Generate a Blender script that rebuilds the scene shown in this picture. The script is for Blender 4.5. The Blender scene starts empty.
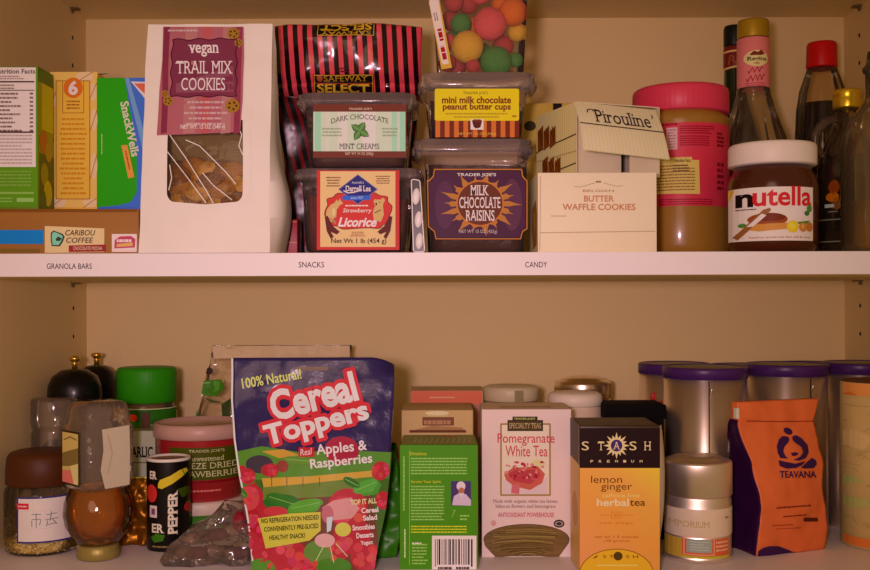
import bpy, bmesh, math, random
from mathutils import Vector, Matrix, noise as mnoise

random.seed(7)
sc = bpy.context.scene
COL = sc.collection
PI = math.pi

# ---------------------------------------------------------------- camera frame
F = 1035.0            # focal length in pixels of the 870x570 frame
CAMY = -0.9           # camera stands 0.9 m in front of the shelf edge
EYE = 0.242           # eye height above the lower shelf board
ROLL = 0.0031
HZ = 14.0             # horizon lies 14 px under the frame's middle

def W(px, py, y):
    """world point seen at photo pixel (px, py) at depth y"""
    u = px - 435.0; v = py - 285.0
    u2 = u - ROLL * v; v2 = v + ROLL * u
    d = y - CAMY
    return Vector((u2 * d / F, y, EYE - (v2 - HZ) * d / F))
def WX(px, y, py=285): return W(px, py, y).x
def WZ(py, y, px=435): return W(px, py, y).z

ZF = 0.0              # lower shelf board
ZS0 = EYE + 0.0205    # underside of the upper shelf
ZS = EYE + 0.0405     # top of the upper shelf
ZC = 0.5835           # underside of the board above
DEP = 0.36            # cupboard depth
XL, XR = -0.4240, 0.4985

# ---------------------------------------------------------------- materials
E = (1.08, 0.69, 0.69)
G = 1.0
def setG(g):
    global G
    G = g
def lin(c):
    c = c / 255.0
    return c / 12.92 if c <= 0.04045 else ((c + 0.055) / 1.055) ** 2.4
def alb(c, g=None):
    g = G if g is None else g
    return tuple(min(0.86, max(0.004, (lin(c[i]) - 0.008) / E[i] / g)) for i in range(3))

MATS = {}
def mat(c, rough=0.5, metal=0.0, g=None, bump=0.0, bscale=200.0, spec=0.3, vary=0.06, coat=0.0, raw=False, stretch=None, aniso=0.0, arot=0.0):
    a = tuple(c) if raw else alb(c, g)
    key = (tuple(round(x, 4) for x in a), rough, metal, bump, bscale, spec, vary, coat, stretch, aniso, arot)
    if key in MATS: return MATS[key]
    m = bpy.data.materials.new('surface'); m.use_nodes = True
    nt = m.node_tree; b = nt.nodes['Principled BSDF']
    b.inputs['Roughness'].default_value = rough
    b.inputs['Metallic'].default_value = metal
    b.inputs['Specular IOR Level'].default_value = spec
    b.inputs['Anisotropic'].default_value = aniso; b.inputs['Anisotropic Rotation'].default_value = arot
    b.inputs['Coat Weight'].default_value = coat
    b.inputs['Coat Roughness'].default_value = 0.12
    tc = nt.nodes.new('ShaderNodeTexCoord')
    n = nt.nodes.new('ShaderNodeTexNoise'); n.inputs['Scale'].default_value = bscale * 0.4
    n.inputs['Detail'].default_value = 4
    src = tc.outputs['Object']
    if stretch:
        mp = nt.nodes.new('ShaderNodeMapping'); mp.inputs['Scale'].default_value = stretch
        nt.links.new(src, mp.inputs['Vector']); src = mp.outputs['Vector']
    nt.links.new(src, n.inputs['Vector'])
    mx = nt.nodes.new('ShaderNodeMix'); mx.data_type = 'RGBA'
    lo = tuple(x * (1 - vary) for x in a) + (1,); hi = tuple(min(1, x * (1 + vary)) for x in a) + (1,)
    mx.inputs[6].default_value = lo; mx.inputs[7].default_value = hi
    nt.links.new(n.outputs['Fac'], mx.inputs[0])
    nt.links.new(mx.outputs[2], b.inputs['Base Color'])
    if bump:
        n2 = nt.nodes.new('ShaderNodeTexNoise'); n2.inputs['Scale'].default_value = bscale
        n2.inputs['Detail'].default_value = 3
        nt.links.new(src, n2.inputs['Vector'])
        bp = nt.nodes.new('ShaderNodeBump'); bp.inputs['Strength'].default_value = bump
        bp.inputs['Distance'].default_value = 0.002
        nt.links.new(n2.outputs['Fac'], bp.inputs['Height'])
        nt.links.new(bp.outputs['Normal'], b.inputs['Normal'])
    MATS[key] = m
    return m
def ink(c, g=None): return mat(c, rough=0.45, g=g, vary=0.03, spec=0.14)

def stripes(ca, cb, period, duty=0.5, axis=0, rough=0.3, bump=0.0, skew=0.0, g=None, bscale=60):
    m = bpy.data.materials.new('striped_surface'); m.use_nodes = True
    nt = m.node_tree; b = nt.nodes['Principled BSDF']; b.inputs['Roughness'].default_value = rough
    tc = nt.nodes.new('ShaderNodeTexCoord'); sp = nt.nodes.new('ShaderNodeSeparateXYZ')
    nt.links.new(tc.outputs['Object'], sp.inputs[0])
    v = sp.outputs[axis]
    if skew:
        k = nt.nodes.new('ShaderNodeMath'); k.operation = 'MULTIPLY_ADD'; k.inputs[1].default_value = skew
        nt.links.new(sp.outputs[2], k.inputs[0]); nt.links.new(v, k.inputs[2]); v = k.outputs[0]
    d = nt.nodes.new('ShaderNodeMath'); d.operation = 'DIVIDE'; d.inputs[1].default_value = period; nt.links.new(v, d.inputs[0])
    f = nt.nodes.new('ShaderNodeMath'); f.operation = 'FRACT'; nt.links.new(d.outputs[0], f.inputs[0])
    t = nt.nodes.new('ShaderNodeMath'); t.operation = 'GREATER_THAN'; t.inputs[1].default_value = duty; nt.links.new(f.outputs[0], t.inputs[0])
    mx = nt.nodes.new('ShaderNodeMix'); mx.data_type = 'RGBA'
    mx.inputs[6].default_value = alb(ca, g) + (1,); mx.inputs[7].default_value = alb(cb, g) + (1,)
    nt.links.new(t.outputs[0], mx.inputs[0]); nt.links.new(mx.outputs[2], b.inputs['Base Color'])
    if bump:
        n2 = nt.nodes.new('ShaderNodeTexNoise'); n2.inputs['Scale'].default_value = bscale; n2.inputs['Detail'].default_value = 2
        nt.links.new(tc.outputs['Object'], n2.inputs['Vector'])
        bp = nt.nodes.new('ShaderNodeBump'); bp.inputs['Strength'].default_value = bump; bp.inputs['Distance'].default_value = 0.004
        nt.links.new(n2.outputs['Fac'], bp.inputs['Height']); nt.links.new(bp.outputs['Normal'], b.inputs['Normal'])
    return m

def clear(tint=(1, 1, 1), rough=0.07, ior=1.45, haze=0.05, hazec=(0.8, 0.75, 0.7), bump=0.0, bscale=60, refl=1.0):
    """thin clear plastic / glass wall: see-through with surface reflection and a little haze"""
    key = ('clear', tint, rough, ior, haze, hazec, bump, bscale, refl)
    if key in MATS: return MATS[key]
    m = bpy.data.materials.new('clear_wall'); m.use_nodes = True
    nt = m.node_tree; nt.nodes.clear()
    out = nt.nodes.new('ShaderNodeOutputMaterial')
    tr = nt.nodes.new('ShaderNodeBsdfTransparent'); tr.inputs[0].default_value = tuple(tint) + (1,)
    gl = nt.nodes.new('ShaderNodeBsdfGlossy'); gl.inputs['Roughness'].default_value = rough
    gl.inputs[0].default_value = (refl, refl, refl, 1)
    df = nt.nodes.new('ShaderNodeBsdfDiffuse'); df.inputs[0].default_value = tuple(hazec) + (1,)
    fr = nt.nodes.new('ShaderNodeFresnel'); fr.inputs['IOR'].default_value = ior
    m1 = nt.nodes.new('ShaderNodeMixShader'); m1.inputs[0].default_value = haze
    m2 = nt.nodes.new('ShaderNodeMixShader')
    nt.links.new(tr.outputs[0], m1.inputs[1]); nt.links.new(df.outputs[0], m1.inputs[2])
    nt.links.new(fr.outputs[0], m2.inputs[0]); nt.links.new(m1.outputs[0], m2.inputs[1]); nt.links.new(gl.outputs[0], m2.inputs[2])
    nt.links.new(m2.outputs[0], out.inputs[0])
    if bump:
        tc = nt.nodes.new('ShaderNodeTexCoord'); n2 = nt.nodes.new('ShaderNodeTexNoise'); n2.inputs['Scale'].default_value = bscale
        nt.links.new(tc.outputs['Object'], n2.inputs['Vector'])
        bp = nt.nodes.new('ShaderNodeBump'); bp.inputs['Strength'].default_value = bump; bp.inputs['Distance'].default_value = 0.003
        nt.links.new(n2.outputs['Fac'], bp.inputs['Height'])
        nt.links.new(bp.outputs['Normal'], gl.inputs['Normal']); nt.links.new(bp.outputs['Normal'], fr.inputs['Normal'])
    MATS[key] = m
    return m

# ---------------------------------------------------------------- objects
def thing(name, label, cat, loc, rz=0.0, group=None):
    o = bpy.data.objects.new(name, None); COL.objects.link(o)
    o.empty_display_size = 0.02
    o.location = loc; o.rotation_euler = (0, 0, rz)
    o['label'] = label; o['category'] = cat
    if group: o['group'] = group
    return o
def tag(o, label, cat, group=None, kind=None):
    o['label'] = label; o['category'] = cat
    if group: o['group'] = group
    if kind: o['kind'] = kind
    return o
def obj(name, bm, mats, parent=None, smooth=None, loc=None):
    me = bpy.data.meshes.new(name)
    if smooth is not None:
        for f in bm.faces: f.smooth = True
        for e in bm.edges:
            if len(e.link_faces) == 2 and e.calc_face_angle(0) > math.radians(smooth): e.smooth = False
    bm.to_mesh(me); bm.free()
    if not isinstance(mats, (list, tuple)): mats = [mats]
    for m in mats: me.materials.append(m)
    o = bpy.data.objects.new(name, me); COL.objects.link(o)
    if parent: o.parent = parent
    if loc: o.location = loc
    return o

def bxm(bm, x0, x1, y0, y1, z0, z1, bev=0.0, mi=0):
    vs = [bm.verts.new((x, y, z)) for x in (x0, x1) for y in (y0, y1) for z in (z0, z1)]
    q = [(0, 1, 3, 2), (4, 6, 7, 5), (0, 4, 5, 1), (2, 3, 7, 6), (0, 2, 6, 4), (1, 5, 7, 3)]
    fs = [bm.faces.new([vs[i] for i in f]) for f in q]
    for f in fs: f.material_index = mi
    if bev:
        es = list({e for f in fs for e in f.edges})
        bmesh.ops.bevel(bm, geom=es, offset=bev, segments=2, profile=0.6, affect='EDGES', material=mi)
    return fs
def box(x0, x1, y0, y1, z0, z1, bev=0.0):
    bm = bmesh.new(); bxm(bm, x0, x1, y0, y1, z0, z1, bev); bmesh.ops.recalc_face_normals(bm, faces=bm.faces); return bm

def lathe(prof, seg=56, cx=0, cy=0, cap0=True, cap1=True, bm=None, mis=None, fr=None):
    """prof: list of (r, z) from bottom to top; fr(angle, r, z) may modulate the radius"""
    bm = bm or bmesh.new(); rings = []
    for r, z in prof:
        ring = []
        for i in range(seg):
            a = 2 * PI * i / seg
            rr = fr(a, r, z) if fr else r
            ring.append(bm.verts.new((cx + rr * math.cos(a), cy + rr * math.sin(a), z)))
        rings.append(ring)
    for k in range(len(rings) - 1):
        for i in range(seg):
            f = bm.faces.new((rings[k][i], rings[k][(i + 1) % seg], rings[k + 1][(i + 1) % seg], rings[k + 1][i]))
            if mis: f.material_index = mis[k]
    if cap0: bm.faces.new(list(reversed(rings[0])))
    if cap1:
        f = bm.faces.new(rings[-1])
        if mis: f.material_index = mis[-1]
    return bm

def rrect(hx, hy, r, n=5):
    pts = []
    r = min(r, hx * 0.99, hy * 0.99)
    for (sx, sy, a0) in ((1, -1, -PI / 2), (1, 1, 0), (-1, 1, PI / 2), (-1, -1, PI)):
        for i in range(n + 1):
            a = a0 + (PI / 2) * i / n
            pts.append((sx * (hx - r) + r * math.cos(a), sy * (hy - r) + r * math.sin(a)))
    return pts
def tub_loft(secs, bm=None, cap0=True, cap1=True, n=5, off=(0, 0)):
    """secs: (z, hx, hy, r[, ox, oy]) rounded rectangles, bottom to top"""
    bm = bm or bmesh.new(); rings = []
    for s in secs:
        ox, oy = (s[4], s[5]) if len(s) > 5 else (0, 0)
        rings.append([bm.verts.new((x + ox + off[0], y + oy + off[1], s[0])) for x, y in rrect(s[1], s[2], s[3], n)])
    N = len(rings[0])
    for k in range(len(rings) - 1):
        for i in range(N):
            bm.faces.new((rings[k][i], rings[k][(i + 1) % N], rings[k + 1][(i + 1) % N], rings[k + 1][i]))
    if cap0: bm.faces.new(list(reversed(rings[0])))
    if cap1: bm.faces.new(rings[-1])
    return bm

def tube(path, rad, seg=10, bm=None, close=True):
    bm = bm or bmesh.new(); rings = []
    P = [Vector(p) for p in path]; R = rad if isinstance(rad, (list, tuple)) else [rad] * len(P)
    up = Vector((0, 1, 0.01))
    for i, p in enumerate(P):
        t = (P[min(i + 1, len(P) - 1)] - P[max(i - 1, 0)]).normalized()
        a = t.cross(up).normalized()
        if a.length < 0.1: a = t.cross(Vector((1, 0, 0))).normalized()
        b = t.cross(a).normalized()
        rings.append([bm.verts.new(p + R[i] * (math.cos(2 * PI * k / seg) * a + math.sin(2 * PI * k / seg) * b)) for k in range(seg)])
    for k in range(len(rings) - 1):
        for i in range(seg):
            bm.faces.new((rings[k][i], rings[k][(i + 1) % seg], rings[k + 1][(i + 1) % seg], rings[k + 1][i]))
    if close:
        bm.faces.new(rings[0]); bm.faces.new(rings[-1])
    bmesh.ops.recalc_face_normals(bm, faces=bm.faces)
    return bm

def blob(cx, cy, cz, rx, ry, rz, bm=None, sub=3, nz=0.0, ns=60, seed=0):
    bm = bm or bmesh.new()
    r = bmesh.ops.create_icosphere(bm, subdivisions=sub, radius=1.0)
    for v in r['verts']:
        d = v.co.normalized()
        k = 1 + nz * mnoise.noise(d * ns + Vector((seed, seed * 2.3, 0)))
        v.co = Vector((cx + d.x * rx * k, cy + d.y * ry * k, cz + d.z * rz * k))
    return bm

def bag_loft(secs, nu=24, nd=6, nvv=0, bulge=None, crinkle=0.0, cs=40.0, seed=0.0, cap=True, mats_idx=(0, 0, 0)):
    """bag: secs (z, xl, xr, yf, yb) bottom to top; returns (bm, S) with S(u,v)->front point.
    mats_idx = material for front, sides, back"""
    def lerp(v):
        zz = secs[0][0] + (secs[-1][0] - secs[0][0]) * max(0, min(1, v)); k = 0
        while k < len(secs) - 2 and zz > secs[k + 1][0]: k += 1
        f = (zz - secs[k][0]) / (secs[k + 1][0] - secs[k][0])
        return [secs[k][i] * (1 - f) + secs[k + 1][i] * f for i in range(5)]
    def cr(p):
        if not crinkle: return Vector((0, 0, 0))
        q = p * cs + Vector((seed, seed * 1.7, seed * 0.3))
        return Vector((0.4 * crinkle * mnoise.noise(q + Vector((9, 0, 0))), crinkle * mnoise.noise(q) + 0.4 * crinkle * mnoise.noise(q * 2.3), 0))
    def S(u, v):
        z, xl, xr, yf, yb = lerp(v)
        b = bulge(u, v) if bulge else 0
        p = Vector((xl + (xr - xl) * u, yf - b, z))
        return p + cr(p)
    def B(u, v):
        z, xl, xr, yf, yb = lerp(v)
        b = bulge(u, v) if bulge else 0
        p = Vector((xl + (xr - xl) * u, yb + b * 0.6, z))
        return p + cr(p + Vector((0, 1, 0)))
    S.lerp = lerp; S.z0 = secs[0][0]; S.z1 = secs[-1][0]
    bm = bmesh.new(); nv = nvv or max(28, len(secs) * 4); rings = []
    for j in range(nv + 1):
        v = j / nv; ring = []
        for i in range(nu + 1): ring.append(bm.verts.new(S(i / nu, v)))
        a, b = S(1, v), B(1, v)
        for i in range(1, nd):
            t = i / nd; p = a.lerp(b, t); p.x += crinkle * 0.8 * mnoise.noise(p * cs + Vector((3, seed, 1))); ring.append(bm.verts.new(p))
        for i in range(nu + 1): ring.append(bm.verts.new(B(1 - i / nu, v)))
        a, b = B(0, v), S(0, v)
        for i in range(1, nd):
            t = i / nd; p = a.lerp(b, t); p.x += crinkle * 0.8 * mnoise.noise(p * cs + Vector((5, seed, 2))); ring.append(bm.verts.new(p))
        rings.append(ring)
    N = len(rings[0])
    for j in range(nv):
        for i in range(N):
            f = bm.faces.new((rings[j][i], rings[j][(i + 1) % N], rings[j + 1][(i + 1) % N], rings[j + 1][i]))
            f.smooth = True
            f.material_index = mats_idx[0] if i < nu else (mats_idx[2] if nu + nd <= i < 2 * nu + nd else mats_idx[1])
    if cap:
        bm.faces.new(list(reversed(rings[0]))); bm.faces.new(rings[-1])
    return bm, S

# ---------------------------------------------------------------- printed artwork
TXT = {}
def text_shape(s, bold=0.0, serif=False, shear=0.0):
    key = (s, bold, serif, shear)
    if key in TXT: return TXT[key]
    cu = bpy.data.curves.new('glyphs', 'FONT'); cu.body = s; cu.size = 1.0
    cu.resolution_u = 3; cu.offset = bold; cu.shear = shear; cu.fill_mode = 'FRONT'
    o = bpy.data.objects.new('glyphs', cu); COL.objects.link(o)
    dg = bpy.context.evaluated_depsgraph_get()
    me = bpy.data.meshes.new_from_object(o.evaluated_get(dg))
    bm = bmesh.new(); bm.from_mesh(me)
    bmesh.ops.remove_doubles(bm, verts=bm.verts, dist=1e-5)
    polys = [[(l.vert.co.x, l.vert.co.y) for l in f.loops] for f in bm.faces]
    if serif:
        for e in bm.edges:
            if len(e.link_faces) != 1: continue
            a, b = e.verts[0].co, e.verts[1].co
            if abs(a.y - b.y) > 2e-3: continue
            ln = abs(a.x - b.x)
            if not 0.03 < ln < 0.24: continue
            up = e.link_faces[0].calc_center_median().y > a.y
            h = 0.05 if up else -0.05
            x0, x1 = min(a.x, b.x) - 0.07, max(a.x, b.x) + 0.07
            polys.append([(x0, a.y), (x1, a.y), (x1, a.y + h), (x0, a.y + h)])
    bm.free(); bpy.data.meshes.remove(me); bpy.data.objects.remove(o); bpy.data.curves.remove(cu)
    xs = [p[0] for f in polys for p in f]; ys = [p[1] for f in polys for p in f]
    bb = (min(xs), max(xs), min(ys), max(ys)) if xs else (0, 1, 0, 1)
    TXT[key] = (polys, bb)
    return TXT[key]

class Art:
    """flat print in (right, down) units of photo pixels"""
    def __init__(s, g=None): s.sh = []; s.cols = []; s.g = g; s.n = 0
    def ci(s, c):
        m = c if not isinstance(c, tuple) else ink(c, s.g)
        if m not in s.cols: s.cols.append(m)
        return s.cols.index(m)
    def poly(s, pts, c, L=1): s.n += 1; s.sh.append((pts, s.ci(c), L + (s.n % 40) * 0.02)); return s
    def rect(s, x0, y0, x1, y1, c, L=1): return s.poly([(x0, y0), (x1, y0), (x1, y1), (x0, y1)], c, L)
    def rrect(s, x0, y0, x1, y1, r, c, L=1):
        cx, cy = (x0 + x1) / 2, (y0 + y1) / 2
        return s.poly([(cx + a, cy + b) for a, b in rrect(abs(x1 - x0) / 2, abs(y1 - y0) / 2, r, 4)], c, L)
    def ell(s, cx, cy, rx, ry, c, L=1, rot=0, n=24, a0=0, a1=2 * PI):
        pts = []
        full = abs(a1 - a0 - 2 * PI) < 1e-6
        for i in range(n if full else n + 1):
            a = a0 + (a1 - a0) * i / n; x, y = rx * math.cos(a), ry * math.sin(a)
            pts.append((cx + x * math.cos(rot) - y * math.sin(rot), cy + x * math.sin(rot) + y * math.cos(rot)))
        return s.poly(pts, c, L)
    def line(s, pts, w, c, L=1):
        for (x0, y0), (x1, y1) in zip(pts[:-1], pts[1:]):
            dx, dy = x1 - x0, y1 - y0; d = math.hypot(dx, dy) or 1; nx, ny = -dy / d * w / 2, dx / d * w / 2
            ex, ey = dx / d * w * 0.2, dy / d * w * 0.2
            s.poly([(x0 + nx - ex, y0 + ny - ey), (x1 + nx + ex, y1 + ny + ey), (x1 - nx + ex, y1 - ny + ey), (x0 - nx - ex, y0 - ny - ey)], c, L)
        return s
    def frame(s, x0, y0, x1, y1, w, c, L=1): return s.line([(x0, y0), (x1, y0), (x1, y1), (x0, y1), (x0, y0)], w, c, L)
    def text(s, t, cx, cy, w, h, c, L=2, rot=0.0, bold=0.0, serif=False, shear=0.0, warp=None):
        s.n += 1; L = L + (s.n % 40) * 0.02
        polys, bb = text_shape(t, bold, serif, shear)
        k = s.ci(c); ca, sa = math.cos(rot), math.sin(rot)
        for f in polys:
            pts = []
            for x, y in f:
                X = ((x - bb[0]) / (bb[1] - bb[0]) - 0.5) * w; Y = -((y - bb[2]) / (bb[3] - bb[2]) - 0.5) * h
                if warp: X, Y = warp(X, Y)
                pts.append((cx + X * ca - Y * sa, cy + X * sa + Y * ca))
            s.sh.append((pts, k, L + (0.3 if serif and len(f) == 4 and abs(f[0][1] - f[1][1]) < 1e-9 and abs(f[2][1] - f[3][1]) < 1e-9 else 0)))
        return s
    def fine(s, x0, y0, x1, y1, rows, c, L=2, center=False, fill=0.95, thick=0.45, rot=0.0):
        ca, sa = math.cos(rot), math.sin(rot); mx, my = (x0 + x1) / 2, (y0 + y1) / 2
        p = (y1 - y0) / rows
        for r in range(rows):
            y = y0 + p * (r + 0.25); w = (x1 - x0) * (random.uniform(0.7, 1) if (center or random.random() < 0.25) else fill)
            a = (x0 + x1) / 2 - w / 2 if center else x0
            b = a + w; x = a
            while x < b - 0.3:
                l = min(random.uniform(1.2, 4.5) * max(1, p * 0.3), b - x)
                q = [(x, y), (x + l, y), (x + l, y + p * thick), (x, y + p * thick)]
                if rot: q = [(mx + (u - mx) * ca - (v - my) * sa, my + (u - mx) * sa + (v - my) * ca) for u, v in q]
                s.poly(q, c, L); x += l + 0.7 * max(0.6, p * 0.22)
        return s
    def build(s, name, parent, fmap, cut=None, base=0.00025, dh=0.00014, clip=None):
        bm = bmesh.new()
        for pts, k, L in s.sh:
            vs = [bm.verts.new((x, y, L)) for x, y in pts]
            try:
                f = bm.faces.new(vs); f.material_index = k
            except ValueError: pass
        bm.normal_update()
        bmesh.ops.triangulate(bm, faces=[f for f in bm.faces if len(f.verts) > 4])
        def bis(co, no, clear_outer=False):
            g = bm.verts[:] + bm.edges[:] + bm.faces[:]
            bmesh.ops.bisect_plane(bm, geom=g, plane_co=co, plane_no=no, clear_outer=clear_outer, dist=1e-6)
        if clip:
            bis((clip[0], 0, 0), (-1, 0, 0), True); bis((clip[2], 0, 0), (1, 0, 0), True)
            bis((0, clip[1], 0), (0, -1, 0), True); bis((0, clip[3], 0), (0, 1, 0), True)
        if cut and bm.verts:
            xs = [v.co.x for v in bm.verts]; ys = [v.co.y for v in bm.verts]
            if cut[0]:
                n = int((max(xs) - min(xs)) / cut[0])
                for i in range(1, n + 1): bis((min(xs) + i * cut[0], 0, 0), (1, 0, 0))
            if cut[1]:
                n = int((max(ys) - min(ys)) / cut[1])
                for i in range(1, n + 1): bis((0, min(ys) + i * cut[1], 0), (0, 1, 0))
        for v in bm.verts:
            v.co = fmap(v.co.x, v.co.y, base + dh * v.co.z)
        bm.normal_update()
        return obj(name, bm, s.cols, parent)

def flat_map(o, y, slope=0.0):
    """print on a plane facing the room at world depth y, in the local frame of unrotated thing o"""
    l = Vector(o.location)
    def f(px, py, h):
        w = W(px, py, y)
        return Vector((w.x - l.x, y - h - l.y, w.z - l.z))
    return f
def plane_map(x0, y0, x1, y1, TL, TR, BL):
    """print area (x0,y0)-(x1,y1) onto a parallelogram in local coordinates"""
    TL, TR, BL = Vector(TL), Vector(TR), Vector(BL); U, V = TR - TL, BL - TL
    n = V.cross(U).normalized()
    def f(px, py, h): return TL + U * ((px - x0) / (x1 - x0)) + V * ((py - y0) / (y1 - y0)) + n * h
    return f
def cyl_map(o, r, cut=None, rz=None):
    """print wrapped on the front of an upright cylinder of radius r around thing o"""
    l = Vector(o.location)
    def f(px, py, h):
        w = W(px, py, l.y - r)
        z = w.z - l.z
        R = rz(z) if rz else r
        s = max(-0.9995, min(0.9995, (w.x - l.x) / R)); a = math.asin(s)
        return Vector(((R + h) * math.sin(a), -(R + h) * math.cos(a), z))
    return f
def bag_wmap(o, S):
    """print on the front of a bag, in the thing's own frame"""
    R = Matrix.Rotation(o.rotation_euler.z, 3, 'Z'); Ri = R.inverted(); L = Vector(o.location)
    def f(px, py, h):
        u, v = 0.5, 0.5
        for _ in range(6):
            yw = (R @ S(max(-.05, min(1.05, u)), max(0, min(1, v))) + L).y
            q = Ri @ (W(px, py, yw) - L)
            v = (q.z - S.z0) / (S.z1 - S.z0)
            z, xl, xr, yf, yb = S.lerp(v); u = (q.x - xl) / (xr - xl)
        p = S(max(-.01, min(1.01, u)), max(0, min(1, v)))
        return Vector((p.x, p.y - h, p.z))
    return f
def bag_map(x0, y0, x1, y1, S):
    def f(px, py, h):
        p = S((px - x0) / (x1 - x0), 1 - (py - y0) / (y1 - y0))
        return Vector((p.x, p.y - h, p.z))
    return f

def carton(name, label, cat, x0, x1, yf, depth, z0, z1, side, bev=0.0012, group=None, part='carton_body', front=None):
    """an upright cardboard box; returns its Empty"""
    t = thing(name, label, cat, ((x0 + x1) / 2, yf + depth / 2, z0), 0, group)
    hw = (x1 - x0) / 2; hd = depth / 2; h = z1 - z0
    bm = box(-hw, hw, -hd, hd, 0, h, bev)
    obj(part, bm, side, t, smooth=40)
    return t
# ---------------------------------------------------------------- cupboard
def struct(name, bm, m):
    o = obj(name, bm, m); o['kind'] = 'structure'; return o
T_ = 0.018
paint = mat((0.85, 0.69, 0.315), rough=0.55, raw=True, bump=0.05, bscale=900, vary=0.02)
struct('wall_back', box(XL - T_, XR + T_, DEP, DEP + 0.012, -0.02, ZC + 0.019), paint)
HOLE = mat((0.03, 0.02, 0.012), rough=0.9, raw=True)
def side_wall(name, x0, x1, xin, sgn):
    bm = box(x0, x1, -0.02, DEP, -0.02, ZC + 0.019)
    for yy in (0.313,):
        for z in (ZS0 - .0299, ZS0 - .0630, ZC - .0340, ZC - .0665):
            n = 12; vs = []
            for i in range(n):
                a = 2 * PI * i / n
                vs.append(bm.verts.new((xin + sgn * 0.0003, yy + 0.0026 * math.cos(a), z + 0.0026 * math.sin(a))))
            f = bm.faces.new(vs); f.material_index = 1
    o = struct(name, bm, [paint, HOLE]); return o
side_wall('wall_left', XL - T_, XL, XL, 1)
side_wall('wall_right', XR, XR + T_, XR, -1)
edgewhite = mat((.86, .86, .86), raw=True, rough=0.4, bump=0.03, bscale=700, vary=0.015)
topwhite = mat((226, 180, 160), rough=0.45, vary=0.02)
struct('ceiling', box(XL, XR, 0.0, DEP, ZC, ZC + 0.019, 0.0006), paint)
struct('floor', box(XL, XR, 0.0, DEP, -0.019, 0.0, 0.0008), mat((0.86, 0.82, 0.84), rough=0.42, raw=True, vary=0.02))

shelf = thing('shelf', 'long white shelf board across the middle with small printed words on its front edge', 'shelf', ((XL + XR) / 2, DEP / 2, ZS0))
hw = (XR - XL) / 2
obj('shelf_board', box(-hw + 0.0008, hw - 0.0008, -DEP / 2 + 0.0015, DEP / 2 - 0.0006, 0.0, ZS - ZS0, 0.0005), paint, shelf)
band = obj('edge_banding', box(-hw + 0.0008, hw - 0.0008, -DEP / 2, -DEP / 2 + 0.0012, 0.0, ZS - ZS0, 0.0003), edgewhite, shelf)
for t, cx, cy, w, lb in (('GRANOLA BARS', 69.5, 266.2, 45, 'clear strip printed GRANOLA BARS'), ('SNACKS', 311.5, 264.7, 25.5, 'clear strip printed SNACKS'), ('CANDY', 536.2, 264.6, 22, 'clear strip printed CANDY')):
    a = Art()
    a.rrect(cx - w / 2 - 5, cy - 6, cx + w / 2 + 5, cy + 6, 1, edgewhite, 0)
    a.text(t, cx, cy, w, 5.6, (70, 45, 48), 1, bold=0.004)
    el = a.build('edge_label', shelf, flat_map(shelf, 0.0)); el['label'] = lb
# shelf pins: metal pegs that carry the boards
pin_m = mat((104, 74, 44), rough=0.6, g=.6)
for (x, sg, where) in ((XL, 1, 'left'), (XR, -1, 'right')):
    for (z, b) in ((ZS0, 'middle'), (ZC, 'upper')):
        bm = bmesh.new()
        bxm(bm, x if sg > 0 else x - 0.009, x + 0.009 if sg > 0 else x, 0.305, 0.316, z - 0.0018, z - 0.0002, 0.0004)
        bxm(bm, x if sg > 0 else x - 0.0018, x + 0.0018 if sg > 0 else x, 0.307, 0.314, z - 0.0055, z - 0.0015, 0.0004)
        tag(obj('shelf_pin', bm, pin_m), 'small dark shelf pin in the %s wall under the %s board' % (where, b), 'shelf pin', 'pins carrying the boards')

# ---------------------------------------------------------------- camera
cam = bpy.data.cameras.new('camera'); cam.sensor_fit = 'HORIZONTAL'; cam.sensor_width = 36.0
cam.lens = F / 870 * 36.0; cam.shift_y = HZ / 870.0; cam.clip_start = 0.01
co = bpy.data.objects.new('camera', cam); COL.objects.link(co)
co.location = (0, CAMY, EYE)
co.rotation_euler = (Matrix.Rotation(PI / 2, 3, 'X') @ Matrix.Rotation(-ROLL, 3, 'Z')).to_euler()
sc.camera = co

# ---------------------------------------------------------------- light
def lamp(name, kind, loc, aim, energy, col, **kw):
    l = bpy.data.lights.new(name, kind); l.energy = energy; l.color = col
    for k, v in kw.items(): setattr(l, k, v)
    o = bpy.data.objects.new(name, l); COL.objects.link(o); o.location = loc
    o.rotation_euler = (Vector(aim) - Vector(loc)).to_track_quat('-Z', 'Y').to_euler()
    return o
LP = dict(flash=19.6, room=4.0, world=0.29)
lamp('camera_flash', 'SPOT', (-0.07, -0.95, 0.262), (-0.055, 0.1, 0.24), LP['flash'], (1.0, 0.635, 0.76), spot_size=math.radians(70), spot_blend=1.0, shadow_soft_size=0.03)
lamp('added_fill', 'AREA', (-0.35, -1.9, 0.60), (0.0, 0.1, 0.25), LP['room'], (1.0, 0.62, 0.42), shape='DISK', size=0.9)  # added fill behind the camera, kept low to limit the shelf's shadow
w = bpy.data.worlds.new('room'); sc.world = w; w.use_nodes = True
bg = w.node_tree.nodes['Background']; bg.inputs[0].default_value = (1.0, 0.58, 0.25, 1); bg.inputs[1].default_value = LP['world']
vs = sc.view_settings
vs.view_transform = 'Standard'; vs.look = 'None'; vs.gamma = 1.0; vs.use_curve_mapping = False; vs.exposure = 0.0
sc.cycles.use_denoising = True
sc.cycles.transparent_max_bounces = 24; sc.cycles.max_bounces = 8
# ================================================================= UPPER SHELF
K = 0.0003
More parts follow.
